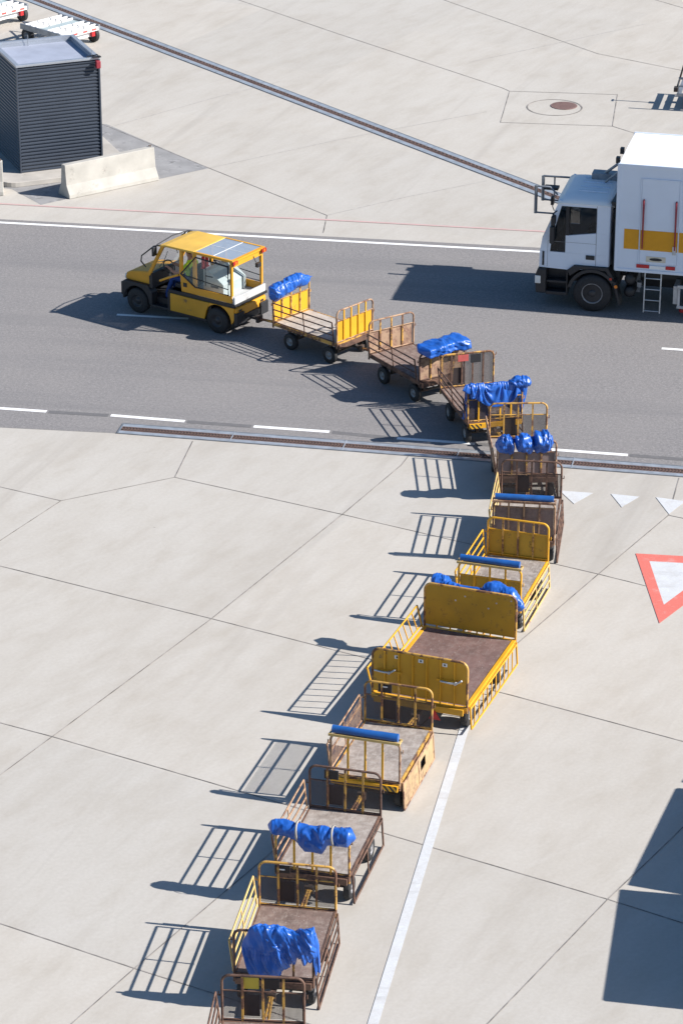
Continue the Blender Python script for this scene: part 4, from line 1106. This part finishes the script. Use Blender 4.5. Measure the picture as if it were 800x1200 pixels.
# cab: side walls with real window openings
cw = 1.08
def side_wall(s):
    y0, y1 = sorted((s * (cw - .05), s * cw)); m = MB()
    m.prism([(1.30, 1.0), (.62, .98), (.45, 1.12), (-.35, 1.12), (-.35, 1.40), (1.29, 1.40)], y0, y1)
    m.prism([(1.29, 1.402), (1.05, 1.402), (1.02, 1.70), (1.24, 1.70)], y0, y1)
    m.prism([(.685, 1.402), (-.35, 1.402), (-.35, 1.93), (-.045, 1.93), (.62, 1.83), (.685, 1.83)], y0, y1)
    m.prism([(1.24, 1.702), (1.02, 1.702), (.80, 2.55), (.88, 2.62)], y0, y1)
    m.prism([(-.045, 1.932), (-.35, 1.932), (-.36, 2.62), (-.045, 2.55)], y0, y1)
    m.prism([(.88, 2.622), (.80, 2.552), (-.045, 2.552), (-.36, 2.622)], y0, y1)
    return m
cabm = MB()
for s in (1, -1):
    q = side_wall(s); cabm.add(q.v, q.f)
cabm.box(-.36, -.30, -cw + .052, cw - .052, 1.05, 2.60)                                           # back wall
cabm.prism([(1.30, .98), (1.255, .98), (1.20, 1.70), (1.25, 1.70)], -cw + .052, cw - .052)        # front panel
cabm.box(-.3, 1.25, -cw + .052, cw - .052, .98, 1.05)                                             # floor
cabm.prism([(.90, 2.60), (.84, 2.60), (.80, 2.66), (.86, 2.67)], -cw + .052, cw - .052)
cab = cabm.build('cab', 'white', K)
# cab roof: domed shell with a seam
vs = []; nx, ny = 9, 15
for i in range(nx):
    x = -.37 + (1.27) * i / (nx - 1)
    for j in range(ny):
        u = -1 + 2 * j / (ny - 1); y = u * (cw + .004)
        e = (1 - abs(u) ** 5.0); fr_ = 1 - max(0, (x - .55) / .35) ** 2 * .55
        vs.append((x, y, 2.612 + .15 * e * fr_ * (1 if x > -.34 else .7)))
MB().grid(vs, nx, ny).build('cab_roof', 'white_roof', cab, solid=.02)  # lighter white than the walls, skylight put into the colour
mb = MB()
for y in (-.5, -.17, .17, .5): mb.box(-.2, .5, y - .03, y + .03, 2.762, 2.79)
mb.build('roof_rib', 'white', cab, .006)
for s in (1, -1):
    y = s * (cw - .02)
    q = MB().prism([(.62, 1.845), (-.03, 1.945), (-.03, 2.545), (.62, 2.545)], y - .004, y + .004).build('side_window', 'glass_dark', cab)
    mb = MB(); mb.box(.615, .69, y - .018, y + .018, 1.42, 2.55); mb.build('window_bar', 'black', q)
    MB().prism([(1.045, 1.41), (1.015, 1.70), (.81, 2.54), (.69, 2.54), (.69, 1.41)], y - .004, y + .004).build('quarter_window', 'glass_dark', cab)
    mb = MB(); mb.box(-.05, -.038, *sorted((s * (cw + .0005), s * (cw + .003))), 1.12, 2.6); mb.box(1.10, 1.108, *sorted((s * (cw + .0005), s * (cw + .003))), 1.02, 1.65); mb.box(-.04, 1.1, *sorted((s * (cw + .0005), s * (cw + .003))), 1.66, 1.667)
    mb.build('door_seam', 'galv_dark', cab)
    mb = MB(); mb.box(-.02, .19, *sorted((s * (cw + .001), s * (cw + .022))), 1.27, 1.38); mb.build('door_handle', 'black', cab, .01)
    mb = MB(); mb.box(1.18, 1.225, *sorted((s * (cw + .001), s * (cw + .012))), 1.05, 1.40); mb.build('side_vent', 'black', cab)
    arm = MB().tube([(.90, s * (cw - .02), 2.42), (.97, s * (cw + .14), 2.40), (.98, s * (cw + .14), 1.62), (1.04, s * cw, 1.62)], .014, 6).build('mirror', 'black', cab)
    mb = MB(); mb.box(.93, 1.03, *sorted((s * (cw + .03), s * (cw + .25))), 1.68, 2.10); mb.box(.91, 1.01, *sorted((s * (cw + .04), s * (cw + .24))), 2.13, 2.34); mb.build('mirror_housing', 'black', arm, .02)
ws = [(1.245, -cw + .06, 1.72), (1.245, cw - .06, 1.72), (.885, cw - .10, 2.60), (.885, -cw + .10, 2.60)]
MB().poly(ws).build('windscreen', 'glass_dark', cab, solid=.008)
MB().box(1.255, 1.30, -.75, .75, 1.12, 1.55).build('grille', 'black', cab, .01)
mb = MB(); mb.tube([(1.31, -.95, 1.72), (1.36, -1.0, 1.80), (1.36, -1.0, 1.98)], .012, 6); mb.box(1.33, 1.40, -1.09, -.93, 1.86, 2.06); mb.build('kerb_mirror', 'black', cab, .01)
mb = MB(); mb.box(-.1, .38, .25, .80, 1.05, 1.55); mb.box(-.25, -.08, .25, .80, 1.2, 2.15); mb.box(-.1, .38, -.80, -.25, 1.05, 1.55); mb.box(-.25, -.08, -.80, -.25, 1.2, 2.15)
mb.box(.9, 1.19, -1.0, 1.0, 1.4, 1.74); mb.build('cab_interior', 'seat', cab, .02)
mb = MB(); mb.tube([(.72 + .1 * math.cos(a_), .52 + .2 * math.sin(a_), 1.80 + .16 * math.cos(a_)) for a_ in [2 * PI * i / 20 for i in range(20)]], .014, 6, True); mb.build('steering_wheel', 'black', cab)
# bumper, steps, fenders
mb = MB(); mb.prism([(1.36, .36), (1.12, .36), (1.12, .98), (1.32, .98), (1.38, .8)], -1.14, 1.14); mb.build('front_bumper', 'black', K, .03)
mb = MB()
for s in (1, -1): mb.box(1.24, 1.384, *sorted((s * .98, s * 1.148)), .60, .80)
build_sides(mb, 'headlight', 'headlamp', K, .02)
mb = MB()
for s in (1, -1):
    mb.box(.62, 1.12, *sorted((s * .80, s * 1.12)), .34, .42); mb.box(.62, 1.12, *sorted((s * .80, s * 1.06)), .62, .68); mb.box(.60, .64, *sorted((s * .80, s * 1.10)), .34, .97); mb.box(.62, 1.12, *sorted((s * .78, s * .82)), .36, .97)
build_sides(mb, 'step_well', 'black', K, .01)
mb = MB()
for s in (1, -1):
    o_ = [(.60 * math.cos(a_), .46 + .60 * math.sin(a_)) for a_ in [R(12) + R(136) * i / 14 for i in range(15)]]
    i_ = [(.525 * math.cos(a_), .46 + .525 * math.sin(a_)) for a_ in [R(12) + R(136) * i / 14 for i in range(15)]]
    n = 15; y0, y1 = sorted((s * .84, s * 1.17))
    vs = [(p[0], yy, p[1]) for yy in (y0, y1) for p in o_ + i_]
    fs = []
    for k in range(n - 1):
        fs += [(k, k + 1, n + k + 1, n + k), (2 * n + k, 3 * n + k, 3 * n + k + 1, 2 * n + k + 1), (k, 2 * n + k, 2 * n + k + 1, k + 1), (n + k, n + k + 1, 3 * n + k + 1, 3 * n + k)]
    fs += [(0, n, 3 * n, 2 * n), (n - 1, 3 * n - 1, 4 * n - 1, 2 * n - 1)]
    mb.add(vs, fs)
    mb.prism([(-.50, .80), (-.55, .78), (-.68, .24), (-.64, .22), (-.50, .70)], y0, y1)
    mb.prism([(.60, .98), (.45, 1.11), (-.36, 1.11), (-.50, .86), (-.42, .86), (-.30, 1.04), (.30, 1.04), (.55, .86)], y0, y1 - .02 if s > 0 else y1)
build_sides(mb, 'wheel_arch', 'black', K)
mb = MB()
for s in (1, -1): mb.cyl((-.56, s * 1.16, .68), (-.56, s * 1.18, .68), .04, seg=12)
build_sides(mb, 'marker_lamp', 'orange_lamp', K)
mb = MB()
for s in (1, -1): mb.cyl((-.43, s * 1.16, .86), (-.43, s * 1.175, .86), .035, seg=12)
build_sides(mb, 'rear_reflector', 'tail', K)
# radiator / snorkel pack between cab and box
MB().box(-.60, .60, -.82, .82, .62, 1.0).build('dark_gap_filler', 'black', K)  # black box added to darken the underside and block light above the wheels
mb = MB(); mb.box(-.50, -.42, -.6, .6, 1.0, 1.9); mb.tube([(-.45, .85, 1.0), (-.45, .85, 2.5)], .06, 10); mb.tube([(-.46, .95, 1.2), (-.46, .93, 1.7), (-.46, .98, 2.3)], .03, 8); mb.build('service_pack', 'black', K)
# guard rails of the front platform
mb = MB()
mb.tube([(1.64, -1.20, 1.88), (1.64, -1.20, 2.50)], .04, 8); mb.tube([(1.68, -.45, 1.80), (1.68, -.45, 2.50)], .04, 8)
g1 = mb.build('guard_post', 'galv_dark', K)
mb = MB()
mb.tube([(1.64, -1.20, 2.50), (-.50, -1.20, 2.52)], .026, 8); mb.tube([(1.64, -1.20, 1.90), (1.0, -1.20, 1.90)], .022, 8)
mb.tube([(1.68, -.45, 2.48), (1.34, -.45, 2.48), (1.15, -.45, 2.30)], .022, 8); mb.tube([(1.68, -.45, 1.82), (1.25, -.45, 1.82)], .022, 8); mb.tube([(.78, -1.2, 2.5), (.78, -1.2, 2.0)], .034, 8)
mb.tube([(1.36, -1.2, 1.9), (1.36, -1.2, 2.5)], .02, 6)
mb.build('guard_rail', 'galv_dark', K)
mb = MB(); mb.box(1.2, 1.55, -1.0, -.75, 2.30, 2.36); mb.build('rail_bracket', 'black', K, .01)
mb = MB(); mb.tube([(.12, -.55, 2.83), (-.54, -.38, 3.42)], .035, 8); mb.tube([(-.02, -.15, 2.80), (-.54, -.1, 3.28)], .03, 8)
mb.box(-.30, .34, -.72, -.40, 2.76, 2.92); mb.tube([(-.36, -.3, 2.70), (-.54, .5, 2.74)], .03, 8); mb.build('lift_arm', 'galv_dark', K, .004)
mb = MB(); mb.box(-.54, -.36, .2, 1.0, 2.62, 2.72); mb.box(-.52, -.40, .6, .7, 1.9, 2.62); mb.build('bulkhead_box', 'black', K, .01)
mb = MB()
for y, z in ((-.35, 3.55), (.28, 3.52)):
    mb.tube([(-.53, y, z - .1), (-.38, y, z - .06)], .012, 6); mb.box(-.42, -.33, y - .07, y + .07, z - .07, z + .07)
mb.build('flood_lamp', 'black', K, .01)

# ------------------------------------------------------------------ clad cabin, pad, barrier
ca = R(21.5)
S = thing('clad_cabin', 'dark ribbed metal cabin with a red beacon at its roof corner', 'cabin', (-8.53, 79.23, 0), ca)
cl, cd, c0, c1 = 2.26, 2.35, .14, 3.10
mb = MB(); mb.box(.035, cl - .035, .035, cd - .035, c0, c1 - .22); core = mb.build('wall', 'cladding', S)
mb = MB(); n = 31; ph = (c1 - c0 - .05) / n
prof = []
for i in range(n):
    z = c0 + .01 + i * ph; prof += [(.0, z), (.0, z + ph * .30), (.042, z + ph * .62), (.042, z + ph * .95)]
for axis in ('f', 'b', 'l', 'r'):
    vs = []
    for dpt, z in prof:
        if axis == 'f': vs += [(.0, dpt, z), (cl, dpt, z)]
        if axis == 'b': vs += [(.0, cd - dpt, z), (cl, cd - dpt, z)]
        if axis == 'l': vs += [(dpt, 0, z), (dpt, cd, z)]
        if axis == 'r': vs += [(cl - dpt, 0, z), (cl - dpt, cd, z)]
    mb.grid(vs, len(prof), 2, smooth=False)
mb.build('rib_cladding', 'cladding', core, fix=False)
mb = MB()
for x, y in ((0, 0), (cl, 0), (0, cd), (cl, cd)): mb.box(x - .022, x + .022, y - .022, y + .022, c0, c1 - .02)
build_each(mb, 'corner_trim', 'cladding', S, .004)
mb = MB()
mb.box(-.03, cl + .03, -.03, .085, c1 - .06, c1); mb.box(-.03, cl + .03, cd - .085, cd + .03, c1 - .06, c1); mb.box(-.03, .085, .085, cd - .085, c1 - .06, c1); mb.box(cl - .085, cl + .03, .085, cd - .085, c1 - .06, c1)
mb.build('coping', 'coping', S, .005)
mb = MB(); mb.box(.08, .10, .085, cd - .085, c1 - .15, c1 - .062); mb.box(cl - .10, cl - .08, .085, cd - .085, c1 - .15, c1 - .062); mb.box(.1, cl - .1, cd - .10, cd - .082, c1 - .28, c1 - .062); mb.build('parapet_lining', 'coping', S)
MB().box(.08, cl - .08, .08, cd - .08, c1 - .16, c1 - .14).build('roof', 'roof_membrane', S)
mb = MB(); mb.tube([(cl * .42, cd - .16, c1 - .15), (cl * .42, cd - .16, c1 + .16)], .008, 6); mb.tube([(cl - .16, .12, c1), (cl - .16, .12, c1 + .18)], .008, 6); mb.build('lightning_rod', 'galv_dark', S)
mb = MB(); mb.tube([(cl - .32, .05, c1 + .02), (cl - .02, .05, c1 + .05), (cl - .02, -.10, c1 + .03)], .016, 6); mb.box(cl - .18, cl + .04, -.08, .02, c1 + .0, c1 + .03); br_ = mb.build('lamp_bracket', 'black', S)
mb = MB(); mb.box(cl - .13, cl - .0, -.18, -.05, c1 - .27, c1 - .07); mb.build('red_beacon', 'dull_red', S, .02)
# concrete pad with rounded corners
def rrect(x0, x1, y0, y1, r, n=7):
    p = []
    for cx, cy_, a0 in ((x1 - r, y0 + r, -90), (x1 - r, y1 - r, 0), (x0 + r, y1 - r, 90), (x0 + r, y0 + r, 180)):
        for i in range(n + 1): a_ = R(a0 + 90 * i / n); p.append((cx + r * math.cos(a_), cy_ + r * math.sin(a_)))
    return p
pad = MB().prism(rrect(-.75, cl + .75, -.72, cd + .8, .5), .003, .14, 'z').build('concrete_pad', 'pad', None, .012)
pad.location = (-8.53, 79.23, 0); pad.rotation_euler = (0, 0, ca); struct(pad, 'low pale concrete plinth under the clad cabin', 'plinth')
bar = MB().prism([(-.29, .004), (.29, .004), (.28, .10), (.14, .34), (.09, .87), (-.09, .87), (-.14, .34), (-.28, .10)], 0, 2.75, 'x').build('concrete_barrier', 'precast', None, .015)
bar.location = (-7.27, 77.70, 0); bar.rotation_euler = (0, 0, R(35)); tag(bar, 'pale concrete barrier in front of the dark clad cabin', 'barrier')
mb = MB(); mb.tube([(2.70, .02, .85), (2.70, .02, .905), (2.64, .02, .91)], .014, 6); mb.build('lifting_loop', 'chassis', bar)
bar2 = copy_tree(bar); bar2.location = (-10.55, 77.55, 0); bar2.rotation_euler = (0, 0, R(28)); bar2['label'] = 'concrete barrier end at the left picture edge below the cabin'
bar2.location = (-11.62, 77.75, 0); bar2.rotation_euler = (0, 0, R(6))

# ------------------------------------------------------------------ cargo dollies top left
def dolly(label, loc, rz):
    t = thing('cargo_dolly', label, 'cargo dolly', loc, rz, 'roller dollies behind the cabin')
    L, W, z = 1.85, 1.62, .52
    mb = MB()
    for s in (1, -1): mb.box(-L / 2, L / 2, *sorted((s * (W / 2 - .07), s * W / 2)), z - .12, z + .05)
    mb.build('side_rail', 'galv_dark', t, .008)
    mb = MB(); mb.box(-L / 2, -L / 2 + .08, -W / 2 + .072, W / 2 - .072, z - .12, z); mb.box(L / 2 - .08, L / 2, -W / 2 + .072, W / 2 - .072, z - .12, z)
    for y in (-.3, .3): mb.box(-L / 2 + .08, L / 2 - .08, y - .04, y + .04, z - .15, z - .03)
    mb.box(-.8, -.7, -.7, .7, .22, .36); mb.box(.7, .8, -.7, .7, .22, .36); mb.build('frame', 'white_metal', t, .006)
    mb = MB()
    for i in range(7):
        x = -L / 2 + .16 + i * (L - .32) / 6
        if i == 3: continue
        for y0, y1 in ((-.74, -.28), (-.22, .22), (.28, .74)): mb.cyl((x, y0, z + .01), (x, y1, z + .01), .045, seg=12)
    mb.build('roller', 'white_metal', t)
    MB().box(-.17, .17, -.7, .7, z - .02, z + .005).build('turntable', 'cabinet', t)
    for x in (-.68, .70):
        for s in (1, -1): wheel(t, x, s * .72, .23, .23, .15, s, .5, 'rim')
    mb = MB(); mb.box(.80, .90, .50, .62, .24, .42); mb.box(.80, .90, -.62, -.50, .24, .42); mb.build('brake_lever', 'red', t)
    mb = MB()
    for s in (1, -1): mb.tube([(-L / 2, s * .3, .34), (-L / 2 - .8, 0, .30)], .03, 6)
    mb.build('drawbar', 'galv_dark', t)
    mb = MB()
    for i, y in enumerate((-.55, -.2, .2, .55)): mb.box(L / 2 + .001, L / 2 + .006, y - .09, y + .09, z - .09, z - .03)
    build_each(mb, 'reflector', 'red_plate', t)
    return t
d1 = dolly('white roller dolly standing just behind the clad cabin', (-8.58, 92.52, 0), R(-3 + 180))
d1.rotation_euler = (0, 0, R(-43.6))
d2 = copy_tree(d1); d2.location = (-10.98, 94.9, 0); d2['label'] = 'white roller dolly cut by the top left picture corner'

# flat trolley at the right edge
t = thing('flat_trolley', 'dark trolley with upright tow bar at the upper right picture edge', 'trolley', (10.95, 85.9, 0), R(168))
mb = MB(); mb.box(-1.3, 1.3, -.8, -.72, .42, .50); mb.box(-1.3, 1.3, .72, .8, .42, .50)
for i in range(9): mb.box(-1.3 + i * .31, -1.18 + i * .31, -.72, .72, .43, .49)
mb.build('slat_frame', 'galv_dark', t, .006)
for x in (-.9, .9):
    for s in (1, -1): wheel(t, x, s * .62, .2, .2, .12, s, .5)
mb = MB(); mb.box(-1.1, 1.1, -.1, .1, .25, .42); mb.box(.85, .95, -.6, .6, .18, .3); mb.box(-.95, -.85, -.6, .6, .18, .3); mb.build('chassis', 'chassis', t)
mb = MB(); mb.tube([(1.36, .15, .46), (1.12, .12, 1.45)], .028, 8); mb.tube([(1.12, .02, 1.45), (1.12, .24, 1.45)], .02, 8); mb.box(1.3, 1.44, .05, .25, .38, .5); mb.build('tow_bar', 'chassis', t)
mb = MB()
for s in (1,):
    mb.tube([(1.25, s * .8, .5), (1.25, s * .8, .95), (-1.25, s * .8, .95), (-1.25, s * .8, .5)], .022, 6)
    mb.tube([(1.25, s * .8, .72), (-1.25, s * .8, .72)], .018, 6)
    for i in range(1, 6): mb.tube([(1.25 - i * .42, s * .8, .5), (1.25 - i * .42, s * .8, .95)], .016, 6)
mb.build('side_rail', 'galv_dark', t)

# covered carts standing outside the right edge of the picture (their shadow falls into it)
def covered_cart(label, loc, rz, L, zt):
    t = thing('covered_cart', label, 'covered cart', loc, rz, 'covered carts beyond the right edge')
    MB().box(-L / 2, L / 2, -.8, .8, .45, .55).build('deck', 'galv_dark', t, .01)
    MB().prism([(-.8, .552), (.8, .552), (.8, zt - .08), (.72, zt), (-.72, zt), (-.8, zt - .08)], -L / 2, L / 2, 'x').build('cover', 'curtain', t, .02)
    mb = MB()
    for x in (-L / 2 + .02, L / 2 - .02):
        for s in (1, -1): mb.box(x - .03, x + .03, *sorted((s * .76, s * .82)), .5, zt - .1)
    build_each(mb, 'post', 'galv', t)
    mb = MB()
    for i in range(1, 4): mb.box(-L / 2 + L * i / 4 - .012, -L / 2 + L * i / 4 + .012, .801, .812, .58, zt - .12); mb.box(-L / 2 + L * i / 4 - .012, -L / 2 + L * i / 4 + .012, -.812, -.801, .58, zt - .12)
    build_sides(mb, 'curtain_seam', 'galv_dark', t)
    mb = MB(); mb.box(-L / 2 + .1, L / 2 - .1, -.4, .4, .3, .45); mb.build('chassis', 'chassis', t)
    for x in (-L / 2 + .45, L / 2 - .45):
        for s in (1, -1): wheel(t, x, s * .66, .22, .22, .13, s, .5)
    mb = MB()
    for s in (1, -1): mb.tube([(L / 2, s * .3, .36), (L / 2 + .5, 0, .34)], .03, 6)
    mb.build('drawbar', 'chassis', t)
    return t

# ------------------------------------------------------------------ covered carts casting the shadow at lower right
SUN_EL, SUN_AZ = 35.0, -11.0
ZC = 2.1
sh = Vector((-math.cos(R(SUN_AZ)), -math.sin(R(SUN_AZ)), 0)) / math.tan(R(SUN_EL)) * ZC
def put(label, p0, p1):
    p0 = Vector((*p0, 0)) - sh; p1 = Vector((*p1, 0)) - sh
    d = p1 - p0; n = Vector((d.y, -d.x, 0)).normalized()
    c = (p0 + p1) / 2 + n * .8
    covered_cart(label, c, math.atan2(d.y, d.x), d.length, ZC)
put('grey covered cart nearest the camera outside the right edge', (3.84, 39.69), (4.36, 42.90))
put('grey covered cart, middle of the three outside the right edge', (4.50, 43.04), (5.58, 46.20))
put('grey covered cart, farthest of the three outside the right edge', (5.70, 46.42), (7.1, 49.2))

# ------------------------------------------------------------------ light, sky, camera
w = bpy.data.worlds.new('World'); sc.world = w; w.use_nodes = True
nt = w.node_tree; bg = nt.nodes['Background']
sky = nt.nodes.new('ShaderNodeTexSky'); sky.sky_type = 'NISHITA'; sky.sun_disc = False
sky.sun_elevation = R(SUN_EL); sky.sun_rotation = R(90 - SUN_AZ); sky.altitude = 100; sky.air_density = 1.0; sky.dust_density = .6; sky.ozone_density = 1.5
hs = nt.nodes.new('ShaderNodeHueSaturation'); hs.inputs['Saturation'].default_value = 1.22
nt.links.new(sky.outputs[0], hs.inputs['Color']); nt.links.new(hs.outputs[0], bg.inputs[0]); bg.inputs[1].default_value = .078
ld = bpy.data.lights.new('sun', 'SUN'); ld.energy = 5.0; ld.angle = R(.5); ld.color = (1, .955, .90)
lo = bpy.data.objects.new('sun', ld); col.objects.link(lo)
to_sun = Vector((math.cos(R(SUN_EL)) * math.cos(R(SUN_AZ)), math.cos(R(SUN_EL)) * math.sin(R(SUN_AZ)), math.sin(R(SUN_EL))))
lo.rotation_euler = to_sun.to_track_quat('Z', 'Y').to_euler(); lo.location = to_sun * 60 + Vector((0, 60, 0))
cd_ = bpy.data.cameras.new('camera'); cam = bpy.data.objects.new('camera', cd_); col.objects.link(cam)
cam.location = (0, 0, 26); cam.rotation_euler = (R(90 - 24.3), 0, 0)
cd_.sensor_fit = 'VERTICAL'; cd_.sensor_height = 36; cd_.lens = 36 * 3640 / 1200; cd_.clip_start = 1; cd_.clip_end = 2000
sc.camera = cam
vs_ = sc.view_settings; vs_.view_transform = 'Standard'; vs_.look = 'None'; vs_.gamma = 1; vs_.use_curve_mapping = False; vs_.exposure = .66
sc.render.resolution_x = 682; sc.render.resolution_y = 1024
